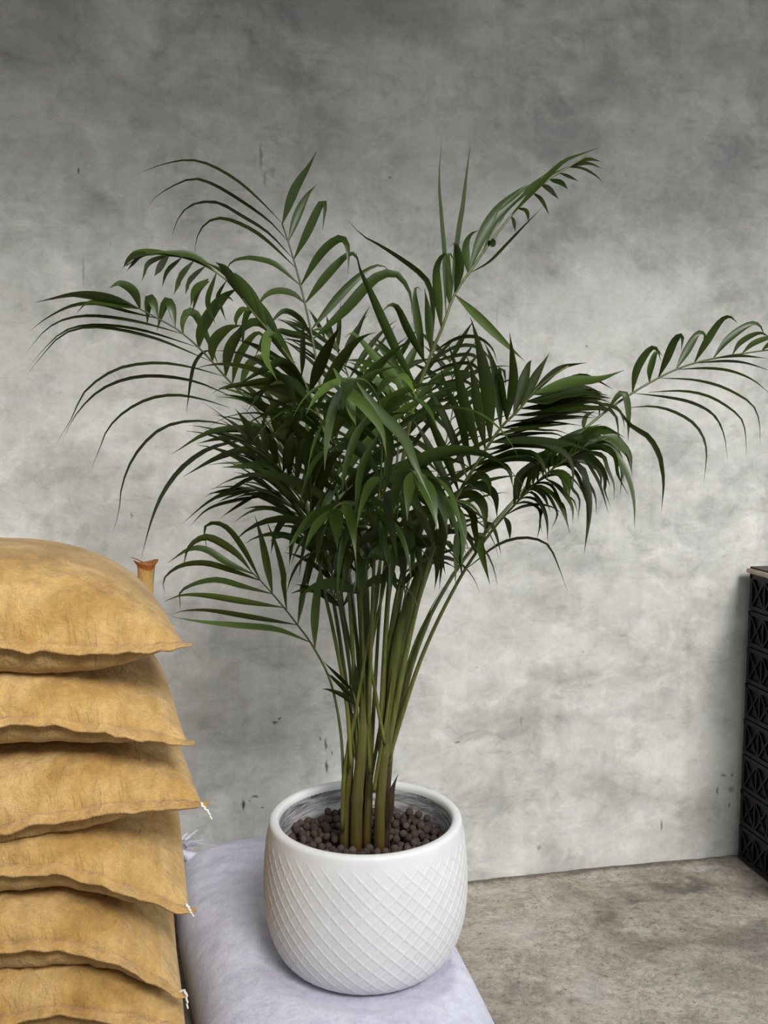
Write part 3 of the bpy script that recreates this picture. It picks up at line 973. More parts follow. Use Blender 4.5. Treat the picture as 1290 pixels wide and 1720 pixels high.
def rooted(pts):
    '''lead a stalk that starts in mid-air down into the nearest cane'''
    if not 1100 < pts[0][1] < 1262: return list(pts)
    x0, y0, d0 = pts[0]
    slope = (pts[0][0] - pts[1][0]) / max(1, pts[0][1] - pts[1][1])
    xe = x0 + slope * (1310 - y0) * 0.6
    cx, cd = min(CANE_TOPS, key=lambda c: abs(c[0] - xe) + abs(c[1] - d0) * 200)
    return [(cx, 1325, cd), ((cx * 0.8 + x0 * 0.2), 1285, cd)] + list(pts)

def frond(px_pts, w0=7, w1=2.0, mat=None, n=60):
    """stalk through photograph points (px, py, distance), width in pixels tapering w0 -> w1"""
    P = spline([clampw(U(*p)) for p in rooted(px_pts)], n)
    rad = []
    for i, p in enumerate(P):
        s = i / (n - 1)
        rad.append((w0 + (w1 - w0) * s) * 0.5 * p.y / F)
    V, Fc = tube_data(P, rad, 7)
    o = link('frond', into(mesh('frond', V, Fc)), mat or M_STALK, PALM)
    FR.append(dict(o=o, P=P))
    return len(FR) - 1

rnd = random.Random(11)

def traced(fi, lst, mat=None, W=None, dy=None, wk=1.0):
    """leaflets traced from the photograph: ([(px, py), ...], apparent width in px[, change of distance to the tip])"""
    P = FR[fi]['P']
    for item in lst:
        pts, w = item[0], item[1]
        d = item[2] if len(item) > 2 and item[2] is not None else (dy if dy is not None else rnd.uniform(-0.10, 0.10))
        m = item[3] if len(item) > 3 else (mat or M_LEAF)
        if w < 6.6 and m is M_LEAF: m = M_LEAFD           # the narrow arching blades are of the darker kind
        # attach to the nearest point of the stalk as the photograph shows it
        best, by = 1e9, 1.9
        for p in P:
            v = p - EYE
            z = v.dot(FW)
            x_ = 645 + F * v.x / z; y_ = 860 - F * v.dot(UP) / z
            e = (x_ - pts[0][0]) ** 2 + (y_ - pts[0][1]) ** 2
            if e < best: best, by, bp = e, p.y, p
        n = len(pts)
        Q = []
        for i, (x, y) in enumerate(pts):
            s = i / (n - 1)
            Q.append(U(x, y, by + d * s))
        if best < 14 ** 2: Q[0] = bp.copy()
        pl = spline(Q, 15)
        wpx = w * wk * by / F
        real = max(wpx, W or 0.017)
        k = min(1.0, wpx / real)
        a = math.acos(k) * rnd.choice((1, 1, -1))
        wd = []
        for i in range(15):
            t = (pl[min(i + 1, 14)] - pl[max(i - 1, 0)]).normalized()
            view = (pl[i] - EYE).normalized()
            perp = t.cross(view).normalized()
            wd.append(perp * math.cos(a) + view * math.sin(a))
        V, Fc = ribbon(pl, wd, real, 0.38, 0.2 if k > 0.6 else 0.1)
        ln = sum((pl[i + 1] - pl[i]).length for i in range(14))
        RIB.append([fi, V, Fc, m, ln * real * (0.5 + k) + 1.0, True])

def auto(fi, t0, t1, n, L, ang=(62, 28), droop=1.4, lift=18, W=0.019, sides=(1, -1), mat=None, lens=None, jitter=0.16, twist=25):
    """leaflets set along a stalk by rule: L longest length, ang from the stalk at base and tip, droop by weight"""
    P = FR[fi]['P']
    N = len(P)
    for sd in sides:
        for k in range(n):
            t = t0 + (t1 - t0) * (k + rnd.uniform(-0.25, 0.25) + 0.5) / n
            x = min(N - 1.001, max(0, t * (N - 1)))
            i = int(x); p = P[i].lerp(P[i + 1], x - i)
            T = (P[min(i + 2, N - 1)] - P[max(i - 1, 0)]).normalized()
            Z = Vector((0, 0, 1))
            out = Vector((p.x - POT.x, p.y - POT.y, 0))
            if out.length > 1e-3: out.normalize()
            Nn = Z - out * 0.35
            Nn = (Nn - T * Nn.dot(T)).normalized()
            S = T.cross(Nn).normalized() * sd
            s = (t - t0) / (t1 - t0)
            a = math.radians(ang[0] + (ang[1] - ang[0]) * s + rnd.uniform(-9, 9))
            lf = math.radians(lift + rnd.uniform(-12, 12))
            d = (T * math.cos(a) + (S * math.cos(lf) + Nn * math.sin(lf)) * math.sin(a)).normalized()
            prof = (0.62 + 0.38 * sm(0, 0.3, s)) * (1 - 0.55 * sm(0.45, 1.0, s))
            ln = L * prof * (1 + rnd.uniform(-jitter, jitter))
            m = 13
            q = p.copy(); pl = [q.copy()]
            dr = droop * rnd.uniform(0.6, 1.4)
            v = d.copy()
            for j in range(1, m):
                v = (v + Vector((0, 0, -1)) * dr * (ln / (m - 1)) * (0.25 + 2.4 * j / m)).normalized()
                q = q + v * (ln / (m - 1))
                pl.append(q.copy())
            tw = math.radians(rnd.uniform(-twist, twist))
            wd0 = T - d * T.dot(d); wd0.normalize()
            wd0 = Matrix.Rotation(tw, 3, d) @ wd0
            V, Fc = ribbon(pl, [wd0] * m, W * rnd.uniform(0.8, 1.2), 0.34, 0.2)
            mm = mat or M_LEAF
            if isinstance(mm, (list, tuple)): mm = rnd.choice(mm)
            RIB.append([fi, V, Fc, mm, ln * W - (p.y - 1.9) * 0.02, False])

# ---- canes
def cane(pts, w0, w1, rings, mat=None, name='cane'):
    P = spline([U(*p) for p in pts], 40)
    rad = []
    for i, p in enumerate(P):
        s = i / 39
        r = (w0 + (w1 - w0) * s) * 0.45 * p.y / F
        for rg in rings:
            r *= 1 + 0.10 * math.exp(-((s - rg) / 0.018) ** 2)
        rad.append(r)
    P[0] = P[0] + Vector((0, 0, -0.03))
    V, Fc = tube_data(P, rad, 12)
    return link(name, into(mesh(name, V, Fc)), mat or M_CANE, PALM)

cane([(579, 1412, 1.90), (584, 1330, 1.90), (588, 1262, 1.90), (596, 1200, 1.90)], 22, 15, (0.22, 0.6))
cane([(598, 1418, 1.885), (600, 1340, 1.885), (607, 1265, 1.885), (612, 1190, 1.885), (614, 1110, 1.885)], 25, 18, (0.25, 0.62))
cane([(616, 1410, 1.91), (620, 1330, 1.91), (622, 1270, 1.91)], 18, 12, (0.75,))
cane([(637, 1418, 1.885), (639, 1345, 1.885), (645, 1270, 1.885), (655, 1190, 1.885)], 22, 17, (0.3, 0.65))
cane([(648, 1412, 1.91), (650, 1330, 1.91), (656, 1240, 1.91)], 14, 15, (0.4,), M_SHEATH)
cane([(610, 1405, 1.93), (612, 1320, 1.93), (606, 1230, 1.93)], 20, 13, (0.5,), M_SHEATH)
# swollen green crown shafts above the canes
def shaft(pts, ws, mat=None):
    if 1120 < pts[0][1] < 1262: pts, ws = rooted(pts), [ws[0] * 0.45, ws[0] * 0.5] + list(ws)
    P = spline([U(*p) for p in pts], 30)
    V, Fc = tube_data(P, [np.interp(i / 29, np.linspace(0, 1, len(ws)), ws) * 0.5 * p.y / F for i, p in enumerate(P)], 12)
    return link('crown_shaft', into(mesh('crown_shaft', V, Fc)), mat or M_STALK, PALM)
shaft([(655, 1195, 1.885), (664, 1120, 1.885), (676, 1060, 1.885), (696, 1000, 1.885), (716, 945, 1.88), (738, 890, 1.87)], [15, 22, 27, 27, 23, 13])
shaft([(614, 1115, 1.885), (612, 1050, 1.885), (610, 990, 1.885), (606, 930, 1.885), (600, 860, 1.885)], [17, 21, 21, 16, 10])
shaft([(648, 1150, 1.90), (660, 1060, 1.90), (672, 990, 1.91), (684, 930, 1.92)], [8, 15, 15, 8])
# dark torn sheath beside the right cane
Vs, Fs = ribbon(spline([U(651, 1392, 1.885), U(655, 1345, 1.875), (U(661, 1320, 1.87)), U(669, 1300, 1.865)], 12), [Vector((1, -0.2, 0))] * 12, 0.019, 0.3, 0.3)
link('dry_sheath', into(mesh('dry_sheath', Vs, Fs)), M_SHEATH, PALM)['label'] = 'dark dry torn leaf sheath'

# ---- A: tall frond, upper centre-left
fa = frond([(612, 1200, 1.89), (590, 1000, 1.93), (560, 800, 2.0), (538, 650, 2.06), (523, 560, 2.10), (505, 480, 2.13), (490, 425, 2.15), (474, 376, 2.16)], 9, 2.5, M_STALKD)
traced(fa, [
    ([(474, 378), (495, 318), (518, 280), (532, 254)], 15), ([(484, 407), (500, 360), (516, 328), (531, 311)], 14), ([(495, 441), (515, 393), (539, 342), (546, 344), (542, 386)], 14),
    ([(507, 474), (537, 428), (566, 402), (581, 406), (585, 432), (584, 461)], 14), ([(516, 510), (550, 461), (585, 427), (599, 432), (606, 454)], 14),
    ([(528, 546), (573, 494), (612, 457), (638, 445), (655, 455)], 14), ([(537, 572), (577, 523), (625, 471), (658, 458), (677, 471), (690, 497), (692, 529)], 18),
    ([(474, 382), (450, 350), (404, 308), (356, 279), (317, 269), (271, 277), (229, 293)], 4.5), ([(484, 408), (450, 370), (388, 327), (349, 306), (320, 301), (284, 316), (258, 334), (247, 350)], 5),
    ([(494, 440), (450, 391), (404, 362), (369, 342), (339, 340), (313, 350), (295, 376), (287, 409)], 5), ([(500, 452), (450, 406), (417, 383), (375, 367), (346, 375), (330, 402), (327, 432)], 6),
    ([(505, 478), (463, 445), (430, 435), (410, 434), (388, 441), (377, 464)], 9), ([(514, 517), (493, 494), (467, 489), (445, 498), (429, 521)], 10),
    ([(520, 577), (504, 537), (481, 523), (465, 531), (449, 553)], 9), ([(524, 577), (481, 559), (469, 555), (455, 562)], 11), ([(528, 560), (545, 556), (570, 590), (560, 575)], 8),
], M_LEAF)
# ---- B: tall frond, upper right
fb = frond([(640, 1230, 1.89), (652, 1000, 1.87), (673, 800, 1.85), (695, 680, 1.83), (722, 600, 1.82), (745, 545, 1.82), (763, 495, 1.83), (790, 455, 1.84), (838, 388, 1.86), (900, 318, 1.90), (985, 262, 1.94)], 11, 2.5)
traced(fb, [
    ([(752, 540), (746, 428), (740, 350), (738, 290), (742, 238)], 7), ([(752, 519), (765, 432), (777, 344), (785, 279), (791, 236)], 8),
    ([(742, 545), (733, 464), (738, 437), (748, 426), (752, 440)], 15), ([(752, 505), (751, 454), (754, 424), (764, 440)], 15), ([(768, 487), (772, 448), (766, 412), (759, 410)], 15),
    ([(768, 498), (801, 530), (850, 578), (881, 606)], 15, -0.1, M_LEAFL), ([(783, 461), (783, 415), (791, 394), (804, 387)], 13),
    ([(785, 467), (821, 441), (850, 412), (880, 380), (914, 345)], 4), ([(788, 454), (808, 400), (834, 357), (870, 325), (923, 287)], 19), ([(800, 430), (847, 352), (912, 302), (955, 279)], 14),
    ([(858, 360), (912, 305), (947, 272), (977, 259), (1007, 248)], 9),
    ([(853, 359), (862, 372), (866, 391)], 6), ([(873, 341), (883, 355), (888, 374)], 6), ([(890, 327), (908, 335), (923, 362)], 6), ([(910, 314), (925, 320), (939, 335)], 6),
    ([(927, 302), (940, 307), (954, 318)], 6), ([(940, 293), (955, 297), (973, 305)], 5), ([(955, 279), (977, 283), (1000, 295), (1014, 308)], 4), ([(960, 285), (988, 275), (1013, 284)], 5),
    ([(955, 272), (988, 268), (1011, 272)], 5), ([(818, 400), (826, 408), (824, 415)], 5),
    ([(718, 600), (726, 513), (717, 474), (690, 448), (642, 415), (609, 396), (585, 371)], 9), ([(712, 600), (703, 546), (697, 500), (699, 482), (708, 488)], 14), ([(722, 590), (720, 529), (713, 484)], 13),
    ([(709, 615), (685, 555), (668, 518), (655, 512), (640, 525)], 13), ([(701, 648), (673, 603), (647, 547), (622, 490), (606, 456), (598, 425)], 15, -0.2), ([(697, 672), (673, 632), (645, 591), (620, 570)], 16),
    ([(693, 688), (665, 632), (637, 607), (610, 575), (592, 559), (580, 567)], 13, -0.15, M_LEAFL), ([(681, 690), (651, 652), (620, 632), (600, 640)], 13, -0.15, M_LEAFL),
    ([(690, 700), (670, 640), (640, 600), (625, 585)], 13), ([(686, 720), (660, 680), (640, 630), (630, 610)], 12, -0.1, M_LEAFL),
], M_LEAF)
traced(fb, [([(726 - 5 * k, 590 + 15 * k), (765 - 4 * k, 570 + 15 * k), (800 - 3 * k, 567 + 15 * k), (826 - 4 * k, 585 + 17 * k), (836 - 5 * k, 612 + 17 * k)], 5.5, 0.1) for k in range(9)], M_LEAFD)
# ---- C: arched frond to the upper left
fc = frond([(598, 1190, 1.88), (582, 950, 1.82), (553, 760, 1.76), (515, 650, 1.72), (470, 580, 1.69), (425, 525, 1.67), (380, 470, 1.66), (330, 440, 1.66), (280, 428, 1.66), (240, 430, 1.67), (212, 446, 1.68)], 9, 2)
traced(fc, [
    ([(262, 428), (235, 427), (218, 436), (206, 451)], 6), ([(255, 430), (232, 434), (213, 455)], 6), ([(275, 430), (250, 443), (238, 472)], 7), ([(290, 432), (268, 448), (259, 464)], 7), ([(305, 440), (282, 456), (272, 483)], 7),
    ([(322, 447), (302, 468), (292, 495)], 7), ([(335, 455), (318, 473), (311, 495)], 7), ([(350, 468), (330, 486), (320, 515)], 8), ([(352, 472), (334, 490), (322, 528)], 7),
    ([(370, 470), (366, 500), (372, 520), (380, 540)], 6), ([(365, 470), (350, 505), (362, 545)], 7), ([(395, 500), (375, 500), (352, 530), (335, 585)], 18, 0.03),
    ([(420, 525), (408, 520), (398, 535), (397, 550)], 8), ([(300, 433), (260, 424), (225, 425), (208, 447)], 9), ([(370, 458), (330, 432), (290, 425), (250, 424)], 11), ([(345, 445), (310, 428), (270, 421)], 9),
    ([(410, 505), (380, 455), (362, 440)], 15), ([(430, 530), (405, 480), (378, 458), (345, 440)], 16), ([(450, 555), (425, 500), (400, 465), (380, 455)], 16), ([(470, 580), (440, 520), (420, 490)], 18),
    ([(485, 598), (450, 540), (425, 515), (410, 545), (408, 600)], 14), ([(500, 620), (462, 560), (430, 540), (400, 560), (372, 610)], 16),
    ([(470, 585), (452, 560), (446, 600), (466, 640)], 15, -0.12, M_LEAFL), ([(500, 625), (470, 580), (450, 560), (428, 600)], 14), ([(520, 660), (480, 610), (445, 620), (395, 650)], 13, -0.1, M_LEAFD),
    ([(530, 680), (490, 640), (450, 650), (415, 690)], 13, -0.1, M_LEAFD), ([(540, 700), (500, 670), (450, 690), (440, 735)], 12, -0.1, M_LEAFD), ([(545, 720), (510, 690), (470, 710), (455, 740)], 12, -0.1, M_LEAFD),
    ([(500, 630), (470, 640), (430, 643), (365, 655)], 12, 0.05), ([(535, 690), (500, 660), (440, 645), (400, 645)], 15, 0.05, M_LEAFL),
], M_LEAF)
auto(fc, 0.45, 0.70, 9, 0.30, (50, 40), 2.2, 10, 0.021, mat=[M_LEAF, M_LEAFL, M_LEAFD])
# ---- D: long frond to the left
fd = frond([(592, 1230, 1.90), (558, 1000, 1.96), (510, 830, 2.0), (465, 735, 2.0), (425, 680, 1.99), (385, 640, 1.98), (340, 590, 1.97), (300, 555, 1.96), (265, 535, 1.96), (235, 519, 1.96), (205, 506, 1.96)], 9, 2.2, M_STALKD)
traced(fd, [
    ([(238, 526), (225, 490), (202, 476), (183, 484)], 15), ([(266, 546), (257, 508), (250, 503), (247, 548)], 15), ([(289, 555), (288, 516), (278, 508), (263, 557)], 15),
    ([(310, 568), (306, 545), (313, 526), (328, 527), (346, 562), (367, 614)], 14), ([(333, 591), (336, 560), (356, 523), (380, 499), (392, 506)], 20), ([(352, 607), (359, 575), (382, 552), (408, 546)], 18),
    ([(373, 637), (385, 588), (405, 556), (422, 546)], 18), ([(405, 660), (420, 610), (460, 600), (500, 610)], 14), ([(392, 650), (400, 600), (430, 560), (455, 575)], 13),
    ([(254, 540), (212, 523), (170, 511), (134, 511), (105, 520), (70, 540), (50, 557)], 6), ([(297, 565), (232, 541), (160, 531), (111, 536), (76, 555), (45, 591)], 5), ([(323, 585), (238, 555), (160, 546), (111, 555), (79, 581), (50, 614)], 4.5),
    ([(352, 611), (258, 568), (167, 550), (111, 559), (76, 591), (46, 629)], 5), ([(232, 520), (186, 500), (128, 495), (59, 508)], 10), ([(225, 523), (160, 507), (141, 513), (128, 528)], 8), ([(215, 510), (150, 500), (110, 497), (85, 505)], 7),
    ([(368, 640), (320, 617), (265, 610), (207, 617), (167, 637), (138, 664), (122, 700), (94, 746)], 5), ([(389, 666), (327, 641), (262, 632), (213, 637), (171, 654), (141, 680), (119, 710), (107, 737)], 5.5),
    ([(386, 685), (340, 671), (294, 664), (249, 671), (207, 694), (180, 723), (167, 755), (153, 788)], 5), ([(405, 721), (363, 710), (314, 708), (272, 720), (239, 749), (216, 785), (203, 827), (200, 860), (189, 895)], 5),
    ([(430, 735), (372, 747), (340, 760), (304, 788), (275, 827), (255, 873), (237, 938)], 8), ([(355, 605), (348, 588), (330, 606), (322, 632), (313, 694)], 6),
], M_LEAF)
auto(fd, 0.42, 0.60, 8, 0.34, (48, 40), 1.2, 15, 0.019, mat=[M_LEAFD, M_LEAF])
# ---- E: far frond reaching out to the right
fe = frond([(652, 1275, 1.91), (695, 1100, 1.94), (765, 960, 1.98), (855, 850, 2.03), (940, 760, 2.08), (1000, 705, 2.11), (1050, 668, 2.13), (1100, 638, 2.15), (1150, 615, 2.17), (1210, 600, 2.19), (1290, 588, 2.21), (1345, 584, 2.22)], 8, 2.2)
traced(fe, [
    ([(1056, 666), (1070, 620), (1090, 588), (1103, 586), (1110, 606)], 13), ([(1087, 649), (1093, 620), (1103, 590), (1113, 598)], 11), ([(1110, 636), (1119, 605), (1134, 571), (1146, 565), (1144, 590)], 13),
    ([(1136, 624), (1153, 590), (1172, 560), (1184, 562), (1180, 577)], 13), ([(1167, 611), (1184, 579), (1210, 540), (1226, 532), (1239, 543)], 12), ([(1195, 602), (1222, 571), (1256, 546), (1275, 545), (1285, 566)], 12),
    ([(1224, 598), (1245, 575), (1275, 560), (1294, 567)], 9), ([(1246, 592), (1267, 577), (1294, 567), (1310, 572)], 8), ([(1275, 589), (1300, 575), (1325, 572)], 8), ([(1300, 587), (1330, 578), (1360, 580)], 8),
    ([(1167, 612), (1218, 607), (1256, 611), (1300, 625)], 4), ([(1138, 626), (1188, 619), (1229, 624), (1267, 640), (1300, 668)], 4.5), ([(1115, 640), (1161, 638), (1203, 647), (1237, 662), (1264, 681), (1275, 708), (1277, 750)], 4.5),
    ([(1089, 659), (1142, 657), (1184, 664), (1218, 681), (1245, 704), (1252, 731), (1254, 769)], 4.5), ([(1066, 670), (1123, 668), (1165, 678), (1199, 698), (1216, 731), (1222, 773)], 4.5),
    ([(1055, 685), (1096, 683), (1134, 693), (1169, 716), (1186, 754), (1182, 814)], 5), ([(1040, 690), (1058, 714), (1089, 735), (1108, 769), (1115, 807), (1111, 860)], 9), ([(1028, 689), (1039, 664), (1049, 662), (1055, 693), (1055, 742)], 11),
    ([(1195, 604), (1240, 598), (1290, 602)], 5), ([(1000, 705), (1010, 680), (1040, 690), (1050, 720)], 6), ([(980, 722), (985, 700), (1000, 690)], 8), ([(965, 735), (1000, 730), (1040, 760), (1050, 800)], 5),
], M_LEAF)
# ---- F: dark fan-like frond, middle right
ff = frond([(660, 1210, 1.88), (690, 1060, 1.85), (725, 930, 1.81), (765, 840, 1.77), (800, 780, 1.74), (840, 720, 1.72), (870, 690, 1.71), (900, 655, 1.70), (930, 630, 1.69), (955, 615, 1.69)], 13, 3)
traced(ff, [
    ([(793, 786), (774, 709), (750, 650), (738, 610)], 13), ([(802, 765), (783, 690), (768, 625), (752, 574)], 17), ([(813, 758), (804, 690), (793, 625), (782, 595)], 16), ([(827, 737), (820, 665), (809, 602), (798, 558), (790, 533)], 22),
    ([(841, 723), (837, 653), (825, 602), (813, 574)], 15), ([(851, 704), (841, 648), (839, 622), (846, 622), (850, 650)], 11), ([(853, 700), (862, 641), (860, 595), (856, 558)], 15), ([(865, 695), (879, 641), (888, 612), (893, 605)], 18),
    ([(876, 686), (897, 637), (923, 593)], 15), ([(890, 676), (918, 637), (946, 617), (986, 609)], 9), ([(900, 672), (937, 646), (976, 632), (1002, 639), (1030, 654)], 9), ([(904, 665), (958, 641), (1004, 637), (1048, 622)], 17, -0.05, M_LEAFL),
    ([(900, 674), (946, 655), (985, 652), (1010, 660)], 16), ([(895, 679), (946, 665), (993, 660), (1020, 664)], 16), ([(890, 686), (946, 674), (993, 667), (1027, 669)], 15), ([(876, 700), (934, 681), (993, 674), (1030, 686)], 12),
    ([(865, 711), (923, 693), (981, 686), (1027, 690), (1038, 718), (1038, 746)], 9), ([(853, 720), (900, 707), (958, 700), (1000, 702)], 7), ([(841, 732), (888, 718), (934, 714), (965, 712)], 7), ([(833, 745), (880, 730), (930, 726)], 7),
    ([(820, 765), (876, 746), (934, 753), (960, 779), (962, 827)], 13), ([(807, 783), (853, 765), (890, 762), (909, 776), (923, 813)], 11), ([(795, 804), (830, 783), (853, 788), (862, 820)], 12), ([(788, 816), (806, 800), (820, 811), (824, 834)], 11),
    ([(800, 795), (850, 770), (900, 775), (920, 800)], 13), ([(830, 755), (880, 740), (950, 745), (1000, 760)], 12), ([(785, 800), (762, 740), (735, 680), (715, 640)], 13), ([(775, 825), (750, 770), (720, 700), (700, 660)], 14),
    ([(770, 835), (740, 790), (710, 730), (690, 700)], 13), ([(765, 850), (735, 820), (700, 770), (680, 740)], 13), ([(755, 865), (725, 850), (690, 820), (670, 790)], 12),
    ([(775, 830), (800, 815), (830, 830), (835, 870)], 16), ([(765, 845), (790, 830), (812, 850), (815, 900)], 16),
], M_LEAFD, wk=1.05)
# ---- G: lower right frond, drooping tip
fg = frond([(653, 1272, 1.90), (706, 1110, 1.89), (765, 985, 1.86), (820, 900, 1.82), (870, 842, 1.79), (910, 803, 1.76), (950, 772, 1.74), (990, 748, 1.72), (1020, 735, 1.71)], 9, 2.5)
traced(fg, [
    ([(923, 794), (960, 760), (1000, 743), (1027, 745), (1051, 763), (1062, 782)], 13), ([(958, 772), (1000, 752), (1030, 762), (1052, 795), (1064, 838), (1066, 888)], 11), ([(934, 784), (958, 778), (979, 791), (989, 828), (990, 868), (981, 931)], 12),
    ([(946, 775), (981, 766), (1011, 787), (1025, 817)], 13), ([(923, 792), (944, 796), (953, 814), (957, 837)], 12), ([(890, 816), (920, 800), (950, 798), (969, 812), (981, 833)], 5), ([(890, 816), (909, 817), (932, 835), (948, 866), (958, 900)], 7),
    ([(874, 836), (893, 827), (909, 847), (918, 875), (920, 912)], 6.5), ([(845, 870), (876, 852), (907, 848), (932, 854), (946, 866)], 5), ([(785, 955), (806, 938), (830, 919), (858, 907), (888, 904), (918, 914), (934, 942), (953, 993)], 5),
    ([(969, 760), (1000, 800), (1011, 826), (1022, 863)], 5.5), ([(850, 865), (853, 880), (857, 908)], 8), ([(815, 905), (806, 900), (809, 926), (823, 982)], 13), ([(808, 910), (820, 880), (832, 895), (842, 933)], 6.5), ([(775, 965), (768, 890), (775, 905), (783, 933)], 9),
    ([(930, 790), (925, 770), (945, 745), (985, 735), (1035, 735)], 14), ([(900, 812), (905, 780), (935, 750), (975, 725), (1010, 712)], 18), ([(880, 830), (900, 790), (960, 770), (1005, 790), (1010, 830)], 14),
    ([(955, 768), (975, 740), (1010, 722), (1045, 745), (1060, 790)], 13), ([(860, 850), (875, 800), (920, 770), (960, 770)], 16), ([(870, 842), (890, 820), (910, 830), (925, 860)], 10), ([(910, 803), (940, 820), (960, 850), (962, 880)], 8),
    ([(985, 750), (1010, 745), (1040, 770), (1048, 810)], 12), ([(1000, 742), (1025, 735), (1055, 760), (1062, 800)], 11),
    ([(780, 960), (765, 930), (745, 910), (740, 960), (738, 990)], 9), ([(800, 925), (785, 900), (768, 900), (765, 960), (765, 985)], 12),
], M_LEAF)
def between(fi, lst, a, b, mat, wk=0.85, jit=5):
    '''leaflets between neighbours of a traced list, for the close ranks the photograph shows'''
    out = []
    for i in range(a, b):
        A = spline([(x, y, 0) for x, y in lst[i][0]], 6); B = spline([(x, y, 0) for x, y in lst[i + 1][0]], 6)
        for f in (0.36, 0.68):
            pts = []
            for q in range(6):
                p = A[q].lerp(B[q], f + rnd.uniform(-.06, .06))
                k = jit * q / 5
                pts.append((p.x + rnd.uniform(-k, k), p.y + rnd.uniform(-k, k)))
            out.append((pts, max(5, wk * min(lst[i][1], lst[i + 1][1]))))
    traced(fi, out, mat)
F_RIGHT = [([(900, 670), (946, 655), (985, 652), (1010, 660)], 13), ([(890, 686), (946, 674), (993, 667), (1027, 669)], 11), ([(876, 700), (934, 681), (993, 674), (1030, 686)], 9), ([(865, 711), (923, 693), (981, 686), (1020, 695)], 7),
    ([(853, 720), (900, 707), (958, 700), (1000, 702)], 6), ([(841, 732), (888, 718), (934, 714), (965, 716)], 6), ([(825, 750), (876, 736), (930, 736), (960, 760)], 7), ([(810, 775), (860, 755), (905, 755), (935, 785)], 8), ([(795, 795), (840, 775), (880, 778), (905, 815)], 8)]
between(ff, F_RIGHT, 0, 8, M_LEAFD)
G_TIP = [([(985, 750), (1010, 745), (1040, 770), (1050, 820)], 9), ([(958, 768), (1000, 752), (1035, 775), (1052, 840)], 9), ([(934, 784), (965, 768), (995, 800), (1005, 870)], 9), ([(923, 792), (950, 785), (968, 815), (972, 870)], 8), ([(900, 812), (925, 800), (945, 825), (955, 870)], 7), ([(874, 836), (900, 825), (918, 850), (925, 900)], 6.5), ([(850, 862), (872, 848), (890, 862), (898, 900)], 6)]
between(fg, G_TIP, 0, 6, M_LEAF, 0.8, 12)
G_TOP = [([(985, 750), (1005, 725), (1030, 722), (1050, 740)], 11), ([(955, 768), (975, 740), (1010, 722), (1040, 735)], 12), ([(930, 790), (940, 752), (975, 728), (1010, 722)], 13), ([(900, 812), (910, 770), (945, 745), (985, 738)], 13), ([(880, 830), (890, 790), (920, 765), (955, 755)], 13), ([(860, 850), (865, 810), (890, 780), (920, 770)], 12)]
between(fg, G_TOP, 0, 5, M_LEAF, 0.9, 8)
# ---- H: low frond on the left
fh = frond([(578, 1330, 1.89), (572, 1230, 1.88), (555, 1145, 1.86), (525, 1085, 1.84), (500, 1050, 1.83), (470, 1012, 1.82), (440, 978, 1.81), (422, 960, 1.80)], 6, 2.2, M_STALKD)
traced(fh, [
    ([(517, 1078), (466, 1058), (399, 1051), (334, 1044), (287, 1036)], 11, None, M_LEAFL), ([(500, 1048), (419, 1037), (352, 1026), (310, 1026), (290, 1032)], 9), ([(478, 1024), (409, 1011), (347, 1001), (305, 1000), (275, 1011)], 11, None, M_LEAFL),
    ([(456, 1001), (409, 986), (367, 975), (334, 979), (310, 989), (302, 996), (303, 1024)], 10), ([(431, 977), (389, 959), (347, 947), (310, 949), (285, 962), (274, 977), (277, 996)], 10), ([(424, 967), (384, 947), (347, 924), (317, 923), (281, 946)], 12),
    ([(421, 962), (399, 932), (367, 910), (342, 903), (317, 920), (308, 952)], 13), ([(434, 974), (409, 924), (384, 890), (362, 879), (344, 887), (347, 922)], 10), ([(458, 999), (451, 959), (441, 910), (428, 865)], 13),
    ([(484, 1026), (476, 972), (463, 917), (446, 870)], 10), ([(504, 1051), (506, 1009), (513, 964), (519, 925)], 10), ([(525, 1090), (529, 1034), (535, 979), (542, 935)], 15, None, M_LEAFL),
], M_LEAF, dy=0.03)
# ---- S: stubby young leaflets low down
fs = frond([(603, 1230, 1.88), (600, 1195, 1.87), (594, 1165, 1.86), (590, 1150, 1.86)], 6, 3, M_STALKD, n=16)
traced(fs, [([(594, 1165), (566, 1134), (542, 1110)], 6, -.03), ([(596, 1172), (570, 1150), (547, 1128)], 7, -.03), ([(597, 1178), (580, 1160), (555, 1132)], 8, -.03), ([(599, 1188), (575, 1168), (550, 1158), (540, 1158)], 8, -.03), ([(600, 1168), (598, 1130), (596, 1112)], 9, -.03)], M_LEAFD, W=0.012)

# ---- inner fronds
fj = frond([(610, 1200, 1.92), (616, 950, 2.05), (604, 760, 2.2), (590, 650, 2.28), (560, 580, 2.32), (520, 560, 2.34)], 7, 2, M_STALKD)
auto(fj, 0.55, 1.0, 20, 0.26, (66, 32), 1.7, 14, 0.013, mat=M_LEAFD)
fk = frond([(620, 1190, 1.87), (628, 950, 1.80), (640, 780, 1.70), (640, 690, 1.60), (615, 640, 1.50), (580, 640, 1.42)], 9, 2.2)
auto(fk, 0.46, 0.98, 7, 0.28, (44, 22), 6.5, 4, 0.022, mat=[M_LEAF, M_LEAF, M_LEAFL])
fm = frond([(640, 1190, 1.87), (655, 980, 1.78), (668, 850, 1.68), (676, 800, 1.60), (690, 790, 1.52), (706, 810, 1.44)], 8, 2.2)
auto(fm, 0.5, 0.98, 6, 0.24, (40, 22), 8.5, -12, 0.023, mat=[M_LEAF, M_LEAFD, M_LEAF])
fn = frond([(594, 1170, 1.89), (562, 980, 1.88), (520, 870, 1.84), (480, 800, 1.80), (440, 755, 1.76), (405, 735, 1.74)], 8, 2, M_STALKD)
auto(fn, 0.50, 0.99, 17, 0.26, (52, 30), 2.0, 10, 0.019, mat=[M_LEAFD, M_LEAF])
